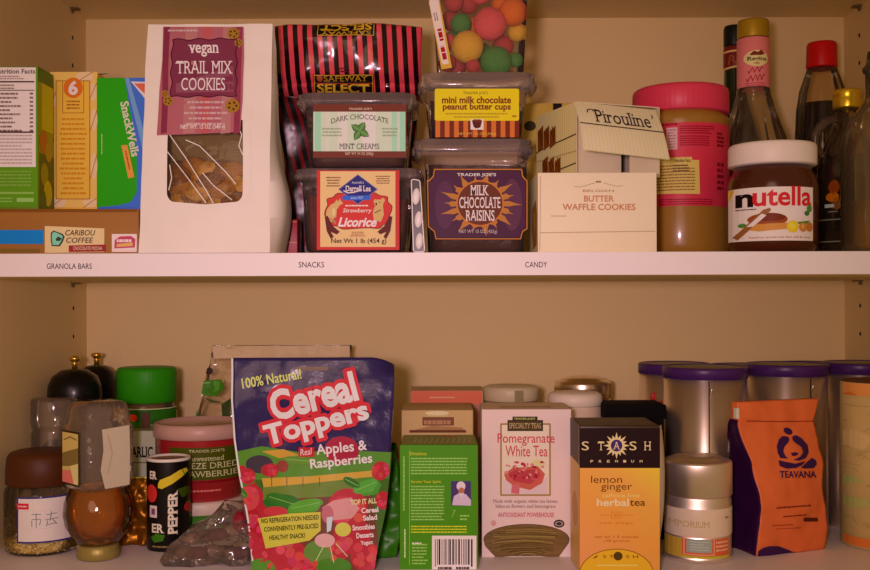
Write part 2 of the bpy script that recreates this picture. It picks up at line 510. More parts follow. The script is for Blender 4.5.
# --- brown tray box of coffee bars, lying under the three cereal-bar boxes
setG(0.78)
zt = WZ(208, 0.012)
t = carton('bar_box', 'long brown box lying flat at left with blue tag, three boxes on top', 'box', XL + 0.003, WX(139, 0.012), 0.012, 0.185, ZS, zt, mat((150, 88, 42), rough=0.6, vary=0.12, stretch=(0.3, 1, 4), bscale=60))
a = Art(0.78); f = flat_map(t, 0.012)
a.rect(-30, 230, 43.5, 244, (30, 108, 178), 1)
a.rect(-30, 209, 137, 212, (120, 66, 28), 1).rect(-30, 249, 40, 252.5, (120, 84, 40), 1)
a.poly([(45, 226), (104.5, 228.5), (104.5, 252), (45, 253)], (214, 166, 124), 1)
a.poly([(69, 245.5), (106, 244.5), (106, 251.5), (69, 252)], (150, 44, 48), 2)
a.text('CHOCOLATE MOCHA', 88, 248.3, 29, 3.6, (232, 180, 150), 3)
a.text('CARIBOU', 80.5, 232.8, 30, 5.6, (66, 46, 40), 2, shear=0.2, bold=0.01)
a.text('COFFEE', 80, 240.2, 27, 5.4, (66, 46, 40), 2, shear=0.2, bold=0.01)
a.poly([(51, 233), (53.5, 230.5), (58, 232), (63, 234), (65, 237), (63, 242), (60, 246.5), (52, 246), (51, 240)], (60, 60, 52), 2)
a.poly([(52.2, 234), (54, 231.8), (58, 233.2), (62.5, 235.5), (63, 238), (61.5, 241), (59, 245.2), (53, 244.8), (52.2, 240)], (128, 176, 150), 3)
a.poly([(56, 239), (58.5, 236.5), (62.5, 238.6), (60, 241), (56.8, 241)], (50, 62, 56), 4)
a.rect(112, 234, 137, 252, (226, 178, 176), 1)
a.poly([(115, 240), (120, 236.5), (131, 236), (135.5, 239), (135, 247.5), (114.5, 248.5)], (186, 62, 88), 2)
a.poly([(117, 244), (133, 242.5), (133, 246), (117, 247)], (214, 150, 90), 3)
a.fine(117, 238.5, 133, 242, 1, (240, 205, 205), 3, thick=.8)
a.build('printed_panel', t, f)

# --- green box with nutrition panel (left edge)
yq = 0.02; z0 = zt + 0.0004
setG(0.72)
t = carton('cereal_bar_box', 'green box at far left showing a white nutrition facts panel', 'box', XL + 0.004, WX(38.5, yq), yq, 0.036, z0, WZ(66.5, yq, 20), mat((92, 106, 24), rough=0.45))
a = Art(0.72)
a.rect(-25, 67, 38, 207, (88, 122, 30), 0)
a.rect(-20, 67.5, 36, 167, (222, 178, 180), 1)
a.text('Nutrition Facts', 14.5, 71.4, 42, 4.6, (60, 50, 46), 2, bold=0.015)
a.fine(-16, 75.5, 26, 80, 2, (150, 110, 110), 2)
a.rect(-16, 81.2, 34.5, 82.6, (60, 30, 32), 2)
a.fine(-16, 84, 16, 90, 2, (130, 96, 92), 2)
a.rect(-16, 90, 34.5, 90.8, (70, 40, 40), 2)
y = 92
for i in range(10):
    a.fine(-16, y, 16 + random.uniform(-4, 10), y + 4, 1, (120, 84, 84), 2); a.rect(30, y + .8, 33.5, y + 2.6, (120, 84, 84), 2); y += 4.1
a.rect(-16, 131.5, 34, 133, (60, 30, 32), 2)
a.fine(-16, 134, 35, 165, 9, (176, 136, 136), 2)
a.fine(-16, 170, 34, 187, 5, (120, 140, 60), 2)
a.rect(-16, 192, 34, 194, (130, 150, 72), 1); a.rect(17, 198, 34, 202, (140, 158, 84), 2); a.fine(-16, 197, 14, 203, 2, (130, 150, 72), 2)
a.build('nutrition_panel', t, flat_map(t, yq))
# its yellow right side with fruit picture
a = Art(0.72)
a.rect(0, 0, 36, 140, (150, 122, 10), 0).rect(0, 0, 36, 14, (86, 92, 20), 1).rect(8, 14, 36, 60, (186, 150, 20), 1)
a.rect(2, 84, 36, 140, (96, 84, 18), 1)
for (cx, cy, r, c) in ((12, 72, 9, (180, 90, 30)), (24, 80, 8, (170, 120, 30)), (14, 104, 9, (150, 120, 20)), (22, 122, 10, (190, 150, 20)), (10, 130, 8, (90, 90, 20))): a.ell(cx, cy, r, r * 1.3, c, 2)
hx = (WX(38.5, yq) - (XL + 0.004)) / 2; hh = WZ(66.5, yq, 20) - z0
a.build('fruit_side_panel', t, plane_map(0, 0, 36, 140, (hx, -0.018, hh), (hx, 0.018, hh), (hx, -0.018, 0)))

# --- orange box '6'
yq = 0.064; setG(0.70)
t = carton('granola_bar_box', 'narrow orange box with a numeral 6 disc at its top', 'box', WX(50, yq), WX(97.6, yq), yq, 0.13, z0, WZ(72, yq, 75), mat((226, 140, 50), rough=0.5))
a = Art(0.70); pk = (222, 160, 124); dk = (158, 84, 28)
a.rect(50, 72, 97.6, 207.5, (230, 154, 82), 0)
for (cx, cy, rx, ry) in ((85, 77, 9, 5.5), (93, 92, 4, 9), (53, 100, 3.4, 9), (94, 120, 3.6, 11), (52, 148, 2.5, 9), (94, 166, 3.5, 13), (58, 202, 8, 5.5), (90, 203, 7, 5)):
    a.ell(cx, cy, rx, ry, pk, 1); a.line([(cx - rx, cy + ry), (cx + rx, cy - ry)], 0.6, dk, 2)
a.rect(56.5, 81, 90, 199, (224, 148, 58), 2); a.frame(56.5, 81, 90, 199, 0.8, dk, 3); a.frame(63, 81, 84, 113, 0.7, dk, 3)
a.ell(73.5, 88, 9.6, 10.2, (200, 92, 32), 4); a.text('6', 73.5, 88, 9.5, 14.5, (244, 216, 188), 5, bold=0.04, serif=True)
a.fine(65, 100, 82, 110, 3, dk, 4, center=True)
a.fine(60, 117, 87, 196, 16, (190, 112, 30), 4, center=True, thick=0.4)
a.build('front_panel', t, flat_map(t, yq), clip=(50, 72, 97.6, 207.5))
hx = (WX(97.6, yq) - WX(50, yq)) / 2; hh = WZ(72, yq, 75) - z0
bm = bmesh.new()
vs = [bm.verts.new(v) for v in ((-hx + .002, -0.05, hh), (hx - .004, -0.05, hh), (hx - 0.004, -0.02, hh + 0.008), (-hx + .008, -0.02, hh + 0.004))]
bm.faces.new(vs); r = bmesh.ops.extrude_face_region(bm, geom=bm.faces[:]); bmesh.ops.translate(bm, verts=[v for v in r['geom'] if isinstance(v, bmesh.types.BMVert)], vec=(0, 0.0008, 0.0006))
bmesh.ops.recalc_face_normals(bm, faces=bm.faces)
obj('raised_flap', bm, mat((96, 52, 30), rough=0.7, g=0.7), t)

# --- green cookie box turned on its side
t = carton('cookie_box', 'bright green and blue box lying on its end with sideways lettering', 'box', WX(97.2, yq) + 0.0004, WX(153, yq), yq, 0.055, z0, WZ(77.5, yq, 120), mat((52, 84, 168), rough=0.45))
a = Art(0.72)
a.poly([(97, 78), (125, 78), (137, 150), (137, 192), (131, 202), (120, 205), (97, 207.5)], (46, 138, 14), 1)
a.rect(97, 78, 153, 207.5, (66, 96, 186), 0)
a.poly([(125, 78), (129, 78), (152, 160), (150, 207), (143, 207), (143, 150)], (110, 132, 200), 0.5)
a.poly([(131, 81.5), (146, 82), (146, 100), (143, 96)], (224, 186, 186), 1); a.poly([(134, 83.5), (146, 83.5), (146, 95)], (206, 88, 70), 2)
a.text('SnackWells', 130.2, 129, 56, 8.5, (226, 196, 164), 3, rot=math.radians(78), bold=0.02, serif=True)
a.poly([(121.5, 145.5), (127.5, 145), (134.5, 177), (128.5, 178.5)], (226, 128, 60), 2); a.fine(117, 160, 139, 163, 1, (170, 70, 30), 3, rot=math.radians(78))
a.fine(91, 144, 113, 146, 1, (176, 196, 110), 2, rot=math.radians(90))
a.build('front_panel', t, flat_map(t, yq), clip=(97, 78, 153, 207.5))

# --- white cookie bag
setG(0.93)
xl0, xr0 = WX(138.5, 0.002), WX(269.5, 0.002); zb = WZ(254, 0.0); ztop = WZ(26.5, 0.03, 210)
t = thing('cookie_bag', 'white paper cookie bag with purple printed label and a clear window', 'bag', ((xl0 + xr0) / 2, 0.03, ZS + 0.0003))
cx = t.location.x; H = ztop - ZS
def X_(px, y): return WX(px, y) - cx
secs = []
for v in (0, 0.05, 0.14, 0.3, 0.5, 0.7, 0.88, 0.97, 1.0):
    yf = -0.0290 + 0.022 * v ** 1.2
    pl = 138.5 + 10 * v + (-0.5 if v < .1 else 0); pr = 270 + 3.5 * v - 1.0 * math.sin(v * PI)
    yb = 0.030 - 0.032 * max(0, v - 0.35) / 0.65
    xr = X_(pr, yf + 0.03)
    secs.append((v * H, X_(pl, yf + 0.03), xr, yf, max(yb, yf + 0.004)))
paper = mat((243, 200, 190), rough=0.6, g=0.95, bump=0.15, bscale=45, vary=0.03)
bmg, S = bag_loft(secs, nu=72, nd=6, nvv=90, bulge=lambda u, v: 0.004 * math.sin(PI * u) * math.sin(PI * min(1, v * 1.2)) , crinkle=0.0016, cs=28, seed=3, mats_idx=(0, 0, 1))
# side gusset bulges outward low down
for v in bmg.verts:
    if v.co.x > 0.03:
        q = v.co.z / H
        v.co.x += (0.0020 + 0.0095 * math.exp(-((q - 0.20) / 0.19) ** 2)) * min(1, max(0, (v.co.y - S(1, q).y)) / 0.013)
# cut the window
wm = bag_wmap(t, S)
def win_poly():
    pts = [(168, 120), (243, 120), (243, 192)]
    for i in range(7): pts.append((235 + 8 * math.cos(i * PI / 12), 192 + 10 * math.sin(i * PI / 12)))
    pts += [(205, 204.5)]
    for i in range(7): pts.append((175 - 8 * math.sin(i * PI / 12), 192 + 10 * math.cos(i * PI / 12)))
    pts += [(167, 192)]
    return pts
wp = win_poly()
def inside(x, y, P):
    c = False
    for i in range(len(P)):
        x1, y1 = P[i]; x2, y2 = P[i - 1]
        if (y1 > y) != (y2 > y) and x < (x2 - x1) * (y - y1) / (y2 - y1) + x1: c = not c
    return c
def toart(co):
    v = co.z / H
    lo = S(0, v); hi = S(1, v); u = (co.x - lo.x) / max(1e-6, hi.x - lo.x)
    q = co + Vector(t.location); d = q.y - CAMY
    return 435 + q.x * F / d, 299 - (q.z - EYE) * F / d
def ringpts_(P, k):
    mx = sum(p[0] for p in P) / len(P); my = sum(p[1] for p in P) / len(P)
    return [(mx + (p[0] - mx) * k, my + (p[1] - my) * k) for p in P]
bmg.normal_update(); bmesh.ops.recalc_face_normals(bmg, faces=bmg.faces); bmg.normal_update()
for f_ in list(bmg.faces):
    c = f_.calc_center_median()
    x, y = toart(c)
    if c.y < -0.004 - 0.02 * (1 - c.z / H) * 0 and f_.normal.y < -0.3 and inside(x, y, ringpts_(wp, 1.07)): bmg.faces.remove(f_)
body = obj('paper_body', bmg, [paper, mat((140, 98, 60), rough=.7, g=.95)], t, smooth=50)
a = Art(0.95)
# white margin that finishes the window edge
def ringpts(P, k):
    mx = sum(p[0] for p in P) / len(P); my = sum(p[1] for p in P) / len(P)
    return [(mx + (p[0] - mx) * k, my + (p[1] - my) * k) for p in P]
outer = ringpts(wp, 1.2)
for i in range(len(wp)):
    j = (i + 1) % len(wp); a.poly([wp[i], wp[j], outer[j], outer[i]], paper, 1)
a.build('window_margin', body, wm, cut=(6, 6))
a = Art(0.95); film = clear((0.95, 0.9, 0.84), rough=0.12, ior=1.4, haze=0.02, hazec=(0.8, 0.7, 0.62), bump=0.5, bscale=55)
a.poly(wp, film, 0)
fold_glint = mat((236, 196, 190), rough=0.25, g=0.95)  # pale colour paints the highlights along the film's wrinkles
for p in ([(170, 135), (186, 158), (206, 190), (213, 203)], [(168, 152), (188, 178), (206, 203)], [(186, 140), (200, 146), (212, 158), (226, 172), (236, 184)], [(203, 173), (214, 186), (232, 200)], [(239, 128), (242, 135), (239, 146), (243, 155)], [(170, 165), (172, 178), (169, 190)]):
    a.line(p, 0.9, fold_glint, 2)
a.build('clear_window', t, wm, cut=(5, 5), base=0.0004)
a = Art(0.95); mg = (132, 52, 72); pp = (112, 44, 66)
a.poly([(163, 27), (244, 27), (244.5, 60), (243, 100), (240.5, 132), (200, 134), (157, 135.5), (159.5, 90), (163, 60)], (184, 92, 102), 1)
for (x, w_, c) in ((164, 6, (140, 50, 70)), (186, 12, (190, 110, 110)), (204, 8, (196, 84, 86)), (224, 10, (190, 112, 112)), (237, 6, (150, 56, 76))):
    a.poly([(x, 27), (x + w_, 27), (x + w_ - 3, 133), (x - 3, 134)], c, 1.5)
fr = []
for (xa, ya, xb, yb) in ((173, 40, 237, 39), (237, 39, 237, 96), (237, 96, 171, 97), (171, 97, 173, 40)):
    n = 9; L_ = math.hypot(xb - xa, yb - ya)
    for i in range(n * 2):
        q = i / (n * 2); o_ = 0.9 * math.sin(q * PI * 6)
        fr.append((xa + (xb - xa) * q + o_ * (yb - ya) / L_, ya + (yb - ya) * q - o_ * (xb - xa) / L_))
a.poly(fr, mg, 2); a.line(fr + [fr[0]], 1.0, (86, 24, 44), 3)
a.poly([(176, 84), (234, 66), (234, 92), (176, 93)], (150, 74, 92), 2.5)
wht = (246, 218, 206)
a.text('vegan', 204, 51, 31, 12, wht, 4, bold=0.015, serif=True)
a.text('TRAIL MIX', 204.5, 67.5, 57, 12.5, wht, 4, serif=True)
a.text('COOKIES', 203.5, 84.3, 44, 12.5, wht, 4, serif=True)
a.fine(184, 100, 228, 127, 5, (214, 150, 152), 3, center=True, thick=0.4)
a.text('NET WT. 12 OZ (340 g)', 203, 127.5, 45, 5.2, (236, 196, 186), 3, serif=True, bold=.02)
for (x, y, r) in ((234, 34, 6), (239, 43, 4), (168, 101, 5), (165, 94, 3.5), (233, 106, 7)):
    a.ell(x, y, r, r, (170, 110, 46), 3)
    for k in range(5): a.ell(x + r * .55 * math.cos(k * 1.3), y + r * .5 * math.sin(k * 1.3), r * .16, r * .16, (80, 36, 26), 4)
a.fine(168, 29, 200, 33, 1, (214, 160, 160), 3)
a.build('printed_label', t, wm, cut=(8, 8), base=0.0007)
# cookies seen through the window
for i in range(25):
    x = X_(174 + (i % 5) * 14.5 + (6 if i // 5 % 2 else 0), 0.02) + random.uniform(-.003, .003)
    z = ZS + 0.012 + (i // 5) * 0.0150 + random.uniform(0, .005)
    bm = blob(0, 0, 0, 0.014, 0.0055, 0.0125, sub=3, nz=0.12, ns=2.2, seed=i)
    for k in range(5):
        a_ = random.uniform(0, 6.28); blob(0.008 * math.cos(a_), -0.0045, 0.008 * math.sin(a_), .0018, .0014, .0018, bm=bm, sub=1)
    bmesh.ops.rotate(bm, verts=bm.verts, cent=(0, 0, 0), matrix=Matrix.Rotation(random.uniform(-.5, .3), 3, 'X'))
    o = obj('cookie', bm, mat(((146, 86, 38), (172, 110, 46), (112, 62, 28))[i % 3], rough=0.8, g=0.72, bump=0.5, bscale=260, vary=0.35), None, smooth=60, loc=(cx + x, 0.0205 + random.uniform(0, .004) + 0.0035 * (i // 5), z))
    tag(o, 'brown oat cookie seen through the window of the white paper bag', 'cookie', 'cookies inside the white bag')

# --- small red box behind the bag
setG(0.55)
t = carton('candy_box', 'small dark red box between white bag and lower clear tub', 'box', WX(272, 0.08), WX(298, 0.08), 0.078, 0.030, ZS, WZ(219, 0.08), mat((136, 28, 34), rough=0.4))
a = Art(0.55); a.rect(283.5, 229.5, 290.5, 240.5, (36, 46, 24), 1).ell(287, 236, 2.2, 3, (90, 90, 40), 2).rect(274, 242, 297, 243, (190, 110, 80), 1).rect(274, 221, 297, 222.5, (180, 80, 60), 1)
a.build('front_panel', t, flat_map(t, 0.078))

# --- striped foil bag with rolled top
setG(0.85)
yr = 0.10
x0, x1 = WX(266.5, yr), WX(421.5, yr)
t = thing('snack_bag', 'glossy red and black striped foil bag with its top rolled over, behind the stacked tubs', 'bag', ((x0 + x1) / 2, 0.135, ZS + 0.0004))
cx = t.location.x; hwx = (x1 - x0) / 2
zA = WZ(93, yr) - ZS; zB = WZ(20.5, yr) - ZS; zm = (zA + zB) / 2; hr = (zB - zA) / 2
foil = stripes((34, 20, 20), (224, 66, 78), 0.0096, 0.5, 0, rough=0.16, bump=0.55, skew=0.05, g=0.85, bscale=34)
def roll_pt(u, a):
    x = -hwx + 2 * hwx * u
    e = 1 - 0.05 * (2 * u - 1) ** 2 - 0.0
    rz = hr * e * (1 + 0.02 * math.sin(9 * u + 1)); ry = 0.030 * (1 - 0.5 * abs(2 * u - 1) ** 4)
    ca, sa = math.cos(a), math.sin(a)
    lean = 0.0075 * math.sin(a)
    ca = math.copysign(abs(ca) ** 0.5, ca); sa = math.copysign(abs(sa) ** 0.8, sa)
    p = Vector((x + 0.0012 * sa, -ry * ca - 0.004 - lean, zm + rz * sa))
    p.y += 0.0042 * mnoise.noise(Vector((x * 38, a * 1.3, 2.2))) + 0.0012 * mnoise.noise(Vector((x * 90, a * 4, 5)))
    # crease line between fold and lower lip
    if a < 0: p.y += 0.0045 * math.exp(-((a + 0.62) / 0.10) ** 2)
    return p
bm = bmesh.new(); rings = []
NU, NA = 72, 40
for i in range(NU + 1):
    rings.append([bm.verts.new(roll_pt(i / NU, -PI + 2 * PI * k / NA)) for k in range(NA)])
for i in range(NU):
    for k in range(NA):
        bm.faces.new((rings[i][k], rings[i][(k + 1) % NA], rings[i + 1][(k + 1) % NA], rings[i + 1][k]))
bm.faces.new(rings[0]); bm.faces.new(rings[-1]); bmesh.ops.recalc_face_normals(bm, faces=bm.faces)
roll = obj('rolled_top', bm, foil, t, smooth=70)
darkfoil = stripes((24, 14, 14), (96, 24, 28), 0.0092, 0.55, 0, rough=0.3, bump=0.5, skew=0.25, g=0.6, bscale=40)
secs = [(0, -hwx + .020, hwx - .012, .012, .075), (0.04, -hwx + .012, hwx - .008, .006, .082), (zA * 0.6, -hwx + .012, hwx - .01, .004, .075), (zA * 0.85, -hwx + .006, hwx - .006, .004, .06), (zA + 0.006, -hwx + 0.002, hwx - 0.004, -0.008, .03)]
bmb, Sb = bag_loft(secs, nu=30, nd=6, crinkle=0.004, cs=30, seed=8)
obj('bag_body', bmb, darkfoil, t, smooth=60)
def rmap(px, py, h):
    w = W(px, py, yr); u = (w.x - (cx - hwx)) / (2 * hwx); s = max(-1, min(1, (w.z - ZS - zm) / hr)); s = math.copysign(abs(s) ** (1 / 0.8), s)
    p = roll_pt(u, math.asin(max(-1, min(1, s)))); p.y -= h; return p
a = Art(0.85); gd = (208, 142, 40); bk = (34, 20, 18)
a.rect(315, 23.8, 375, 36, bk, 1); a.frame(317, 22, 373, 36, 0.7, gd, 2)
a.text('SELECT', 345, 27.2, 52, 7.5, gd, 3, rot=PI, bold=0.03, serif=True); a.text('SAFEWAY', 345, 33.6, 50, 3.6, gd, 3, rot=PI, serif=True)
a.build('printed_emblem', roll, rmap, cut=(7, 2), base=0.0012); a = Art(0.85)
a.rect(313, 74, 374, 91, bk, 1); a.frame(314, 74.8, 373, 92, 0.7, gd, 2); a.rect(314.5, 80.6, 372.5, 82, (200, 60, 50), 2)
a.text('SAFEWAY', 346, 77.6, 45, 4.2, gd, 3, serif=True); a.ell(319.5, 77.5, 3, 2.6, (190, 80, 50), 3)
a.text('SELECT', 343.5, 86.5, 54, 8.4, gd, 3, bold=0.03, serif=True)
a.fine(336, 67, 351, 72.5, 2, (80, 30, 30), 3, center=True)
a.build('printed_emblem', roll, rmap, cut=(7, 2), base=0.0012)

# --- clear plastic tubs
plastic = clear((0.97, 0.94, 0.92), rough=0.09, ior=1.42, haze=0.045, hazec=(0.86, 0.72, 0.70), bump=0.12, bscale=90)
lidp = clear((0.97, 0.94, 0.92), rough=0.10, ior=1.42, haze=0.13, hazec=(0.86, 0.72, 0.72), bump=0.08, bscale=120)
def tub(label, bl, br, tl, tr, rl, rr, yf, depth, zb, ztop, rimh, group, fill=None, fillh=0.6, nm='plastic_tub', content=None):
    """bl/br: base edges (px), tl/tr: body edges below rim, rl/rr: rim edges; pixel x at depth yf"""
    c = (WX(rl, yf) + WX(rr, yf)) / 2
    t = thing(nm, label, 'tub', (c, yf + depth / 2, zb), 0, group)
    k = (yf - CAMY) / F; h = ztop - zb
    ob, ot, orr = (br - bl) / 2 * k, (tr - tl) / 2 * k, (rr - rl) / 2 * k
    hd = depth / 2; g = orr - ot
    oxb = WX((bl + br) / 2, yf) - c; oxt = WX((tl + tr) / 2, yf) - c
    hz = h - rimh
    bm = tub_loft([(0.0006, ob - .004, hd - g - .006, .012, oxb, 0), (0.004, ob, hd - g - .003, .014, oxb, 0), (hz * .5, (ob + ot) / 2, hd - g - .0015, .014, (oxb + oxt) / 2, 0), (hz, ot, hd - g, .014, oxt, 0), (hz + .002, ot + .001, hd - g + .001, .014, oxt, 0)], cap1=False)
    obj('tub_body', bm, plastic, t, smooth=50)
    bm = tub_loft([(hz, ot + .0012, hd - g + .001, .014, oxt, 0), (hz + rimh * .12, orr - .002, hd - .002, .016), (hz + rimh * .3, orr, hd, .017), (hz + rimh * .55, orr - .0006, hd - .0006, .017), (hz + rimh * .62, orr - .0022, hd - .0022, .016), (hz + rimh * .92, orr - .0018, hd - .0018, .016), (hz + rimh, orr - .004, hd - .004, .015)], cap0=False)
    lid = obj('lid', bm, lidp, t, smooth=50)
    if content:
        mt, fh = content
        bm = tub_loft([(0.003, ob - .006, hd - g - .010, .012, oxb, 0), (0.006, ob - .003, hd - g - .006, .013, oxb, 0), (hz * fh, (ob + ot) / 2 - .003, hd - g - .006, .013, oxb, 0)], n=6)
        bmesh.ops.subdivide_edges(bm, edges=bm.edges[:], cuts=5, use_grid_fill=True)
        for v in bm.verts:
            v.co += Vector((mnoise.noise(v.co * 120) * .0018, mnoise.noise(v.co * 120 + Vector((7, 0, 0))) * .0025, mnoise.noise(v.co * 90 + Vector((0, 5, 0))) * (.004 if v.co.z > hz * fh * .7 else 0)))
            v.co.z = max(v.co.z, 0.002)
        o = obj(fill, bm, mt, None, smooth=80, loc=t.location)
        return t, o
    return t, None

setG(0.9)
yt = 0.025
strawb = mat((96, 22, 20), rough=0.35, g=0.8, bump=0.8, bscale=130, vary=0.4)
zl0 = ZS + 0.0004; zl1 = WZ(167, yt - .003, 355)
t, o = tub('clear plastic tub of red licorice with a red and cream label, at shelf level', 303, 407, 299.5, 413.5, 291.5, 424, yt, 0.098, zl0, zl1, 0.0105, 'clear snack tubs', 'licorice_pieces', content=(strawb, 0.80))
tag(o, 'dark red licorice pieces filling the lower left clear tub', 'licorice', kind='stuff')
a = Art(0.92); cr = (236, 176, 122); rd = (208, 50, 48); nv = (44, 40, 110)
a.rect(317, 170.5, 399.5, 250, rd, 1); a.rect(320.5, 171.5, 395.5, 247, cr, 2)
pts = []
for i in range(60):
    q = 2 * PI * i / 60; r = 1 + 0.045 * math.cos(q * 10 + 1)
    ex = abs(math.cos(q)) ** .55 * math.copysign(1, math.cos(q)); ey = abs(math.sin(q)) ** .7 * math.copysign(1, math.sin(q))
    pts.append((358.5 + 32 * ex * r, 211 + 17.5 * ey * r))
a.poly([(x + (x - 358.5) * .025, y + (y - 211) * .04) for x, y in pts], (110, 24, 26), 3); a.poly(pts, (214, 50, 46), 3.6)
a.poly([(358, 174.5), (378, 189.5), (358, 205), (338.5, 189.5)], (112, 100, 150), 4); a.poly([(358, 175.5), (376.6, 189.5), (358, 203.8), (339.8, 189.5)], nv, 5)
a.poly([(342.5, 196), (371, 195.5), (370.5, 200.2), (343, 200.5)], (52, 92, 190), 6)
a.text('Darrell Lea', 358.5, 188.8, 25, 5.8, (240, 214, 214), 7, bold=0.02, serif=True); a.text("Australia's", 358, 182.6, 12, 2.5, (220, 196, 210), 7); a.text('since 1927', 357, 198, 12, 2.6, (210, 214, 240), 7)
a.line([(344, 191), (348, 193.2), (354, 192.6), (362, 190)], 1.1, (240, 214, 214), 7)
a.fine(345.5, 204.4, 369.5, 207.4, 1, (244, 200, 180), 5)
a.text('Strawberry', 357.5, 211.2, 29, 5.6, (246, 206, 190), 5, shear=0.25, bold=0.01)
a.text('Licorice', 357.5, 222.2, 39, 9.6, (248, 222, 214), 5, shear=0.3, bold=0.035)
a.text('Net Wt 1 lb (454 g)', 359, 241.6, 55, 6.2, (60, 22, 26), 5, bold=0.012)
a.fine(350, 231.5, 366, 237, 3, (170, 90, 60), 4, center=True)
for (x0_, y0_, x1_, y1_, n) in ((326, 176.5, 341, 187.5, 4), (375, 175.5, 391, 184.5, 4)): a.fine(x0_, y0_, x1_, y1_, n, (140, 86, 56), 4, center=True)
tan = (216, 160, 104); dk = (130, 70, 44)
# kangaroo-like and bear-like little animals
a.poly([(326, 218), (327, 210), (331, 205), (335, 203), (337, 199.5), (338.5, 202), (340, 198.5), (341.5, 201.5), (343.5, 203.5), (340, 205.5), (337, 210), (336.5, 217), (333, 219), (334, 222), (330, 222)], tan, 5); a.line([(330, 218), (336, 224), (334, 219)], 1.2, (190, 120, 80), 6)
a.ell(334, 212, 1.4, 4, (232, 186, 130), 6)
a.ell(379, 203.5, 4.6, 3.8, tan, 5); a.ell(375.6, 201.6, 1.8, 2.2, tan, 5); a.ell(383, 200.5, 2.0, 2.4, tan, 5); a.poly([(374.5, 207), (383, 205), (384, 215), (381, 222), (374, 220), (373, 213)], tan, 5); a.ell(376.4, 204.2, .9, 1.2, (50, 26, 24), 6); a.ell(380, 202.6, .5, .6, (50, 26, 24), 6); a.line([(375, 213), (381, 210)], 1, dk, 6)
br = (98, 30, 26)
for m_ in (0, 1):
    def mx_(x): return x if not m_ else 717.5 - x
    a.poly([(mx_(325), 217), (mx_(328), 216), (mx_(333), 226), (mx_(340), 232), (mx_(337), 234.5), (mx_(331), 232), (mx_(334), 237), (mx_(331), 239), (mx_(327), 231)], br, 6)
a.build('front_label', t, flat_map(t, yt), base=0.0012)

zm0 = zl1 + 0.0004; zm1 = WZ(91, yt - .002, 355)
choco = mat((70, 34, 22), rough=0.55, g=0.75, bump=0.7, bscale=110, vary=0.35)
t, o = tub('clear plastic tub with a pale green mint leaf label, on the licorice tub', 308, 406, 304, 411.5, 294.5, 418.5, yt, 0.098, zm0, zm1, 0.0125, 'clear snack tubs', 'mint_creams', content=(choco, 0.82))
tag(o, 'dark chocolate mint creams filling the tub with the mint leaf label', 'chocolates', kind='stuff')
a = Art(0.8); pg = (196, 192, 164); bn = (112, 48, 38)
a.rect(313.5, 104.5, 406.5, 158, bn, 1); a.rect(313.5, 112, 405.5, 151.5, pg, 2)
for (x, w_, c) in ((315, 6, (152, 182, 156)), (326, 4, (206, 198, 172)), (338, 10, (212, 200, 176)), (362, 14, (214, 202, 180)), (392, 5, (160, 186, 160)), (400, 5, (152, 182, 156))): a.rect(x, 112, x + w_, 151.5, c, 2.5)
dg = (70, 66, 52)
a.text('DARK CHOCOLATE', 360, 117, 57, 5.0, dg, 4, serif=True, warp=lambda x, y: (x, y + 4.8 * (x / 29) ** 2))
a.text('MINT CREAMS', 359.5, 146.6, 40, 5.6, dg, 4, serif=True)
a.text("TRADER JOE'S", 360.5, 109.5, 23, 2.8, (226, 180, 160), 4); a.text('NET WT 10 OZ (283g)', 359.5, 154.2, 28, 3.4, (226, 176, 150), 4)
a.fine(320, 127.5, 344, 137.5, 3, (150, 146, 120), 4, center=True); a.fine(380, 127.5, 400, 137.5, 3, (150, 146, 120), 4, center=True)
for (ex, ey, ang, ln) in ((353, 125.5, math.radians(215), 10.5), (364.5, 126, math.radians(-60), 10), (355, 136, math.radians(120), 11), (367, 134.5, math.radians(32), 11)):
    bx, by = 360, 131
    pts = []
    for i in range(13):
        q = i / 12; pts.append((q * ln, 3.6 * math.sin(PI * q ** .8)))
    for i in range(11, 0, -1):
        q = i / 12; pts.append((q * ln, -3.6 * math.sin(PI * q ** .8)))
    R_ = lambda p, s=1: (bx + p[0] * math.cos(ang) * s - p[1] * s * math.sin(ang), by + p[0] * s * math.sin(ang) + p[1] * s * math.cos(ang))
    a.poly([R_(p) for p in pts], (42, 62, 32), 5); a.poly([R_((p[0] * .9 + .5, p[1] * .78)) for p in pts], (88, 122, 60), 6); a.line([R_((0, 0)), R_((ln * .9, 0))], .5, (130, 160, 100), 7)
a.build('front_label', t, flat_map(t, yt), base=0.0012)

yt2 = 0.05
raisin = mat((66, 34, 24), rough=0.45, g=0.8, bump=0.9, bscale=75, vary=0.3)
zr0 = ZS + 0.0004; zr1 = WZ(137, yt2 - .004, 475)
t, o = tub('clear plastic tub with a purple sunburst label, at shelf level', 428, 527, 425, 530, 411.5, 536, yt2, 0.092, zr0, zr1, 0.016, 'clear snack tubs', 'chocolate_raisins', content=(raisin, 0.92))
tag(o, 'brown chocolate raisins filling the tub with the purple sunburst label', 'chocolates', kind='stuff')
a = Art(0.9); pu = (80, 36, 60); og = (196, 106, 44)
P0 = [(434, 169), (522, 169), (523, 176), (527.5, 181), (527.5, 229), (523, 232), (521, 239.5), (435.5, 239.5), (434, 232), (428, 227), (427, 182), (433, 176)]
a.poly(P0, og, 1); cxp, cyp = 477, 205
a.poly([(cxp + (x - cxp) * .975, cyp + (y - cyp) * .965) for x, y in P0], (48, 20, 38), 2); a.poly([(cxp + (x - cxp) * .955, cyp + (y - cyp) * .935) for x, y in P0], pu, 3)
a.ell(445, 205, 10, 24, (94, 44, 72), 3.4); a.ell(512, 205, 10, 26, (98, 48, 70), 3.4)
cx_, cy_ = 480, 204
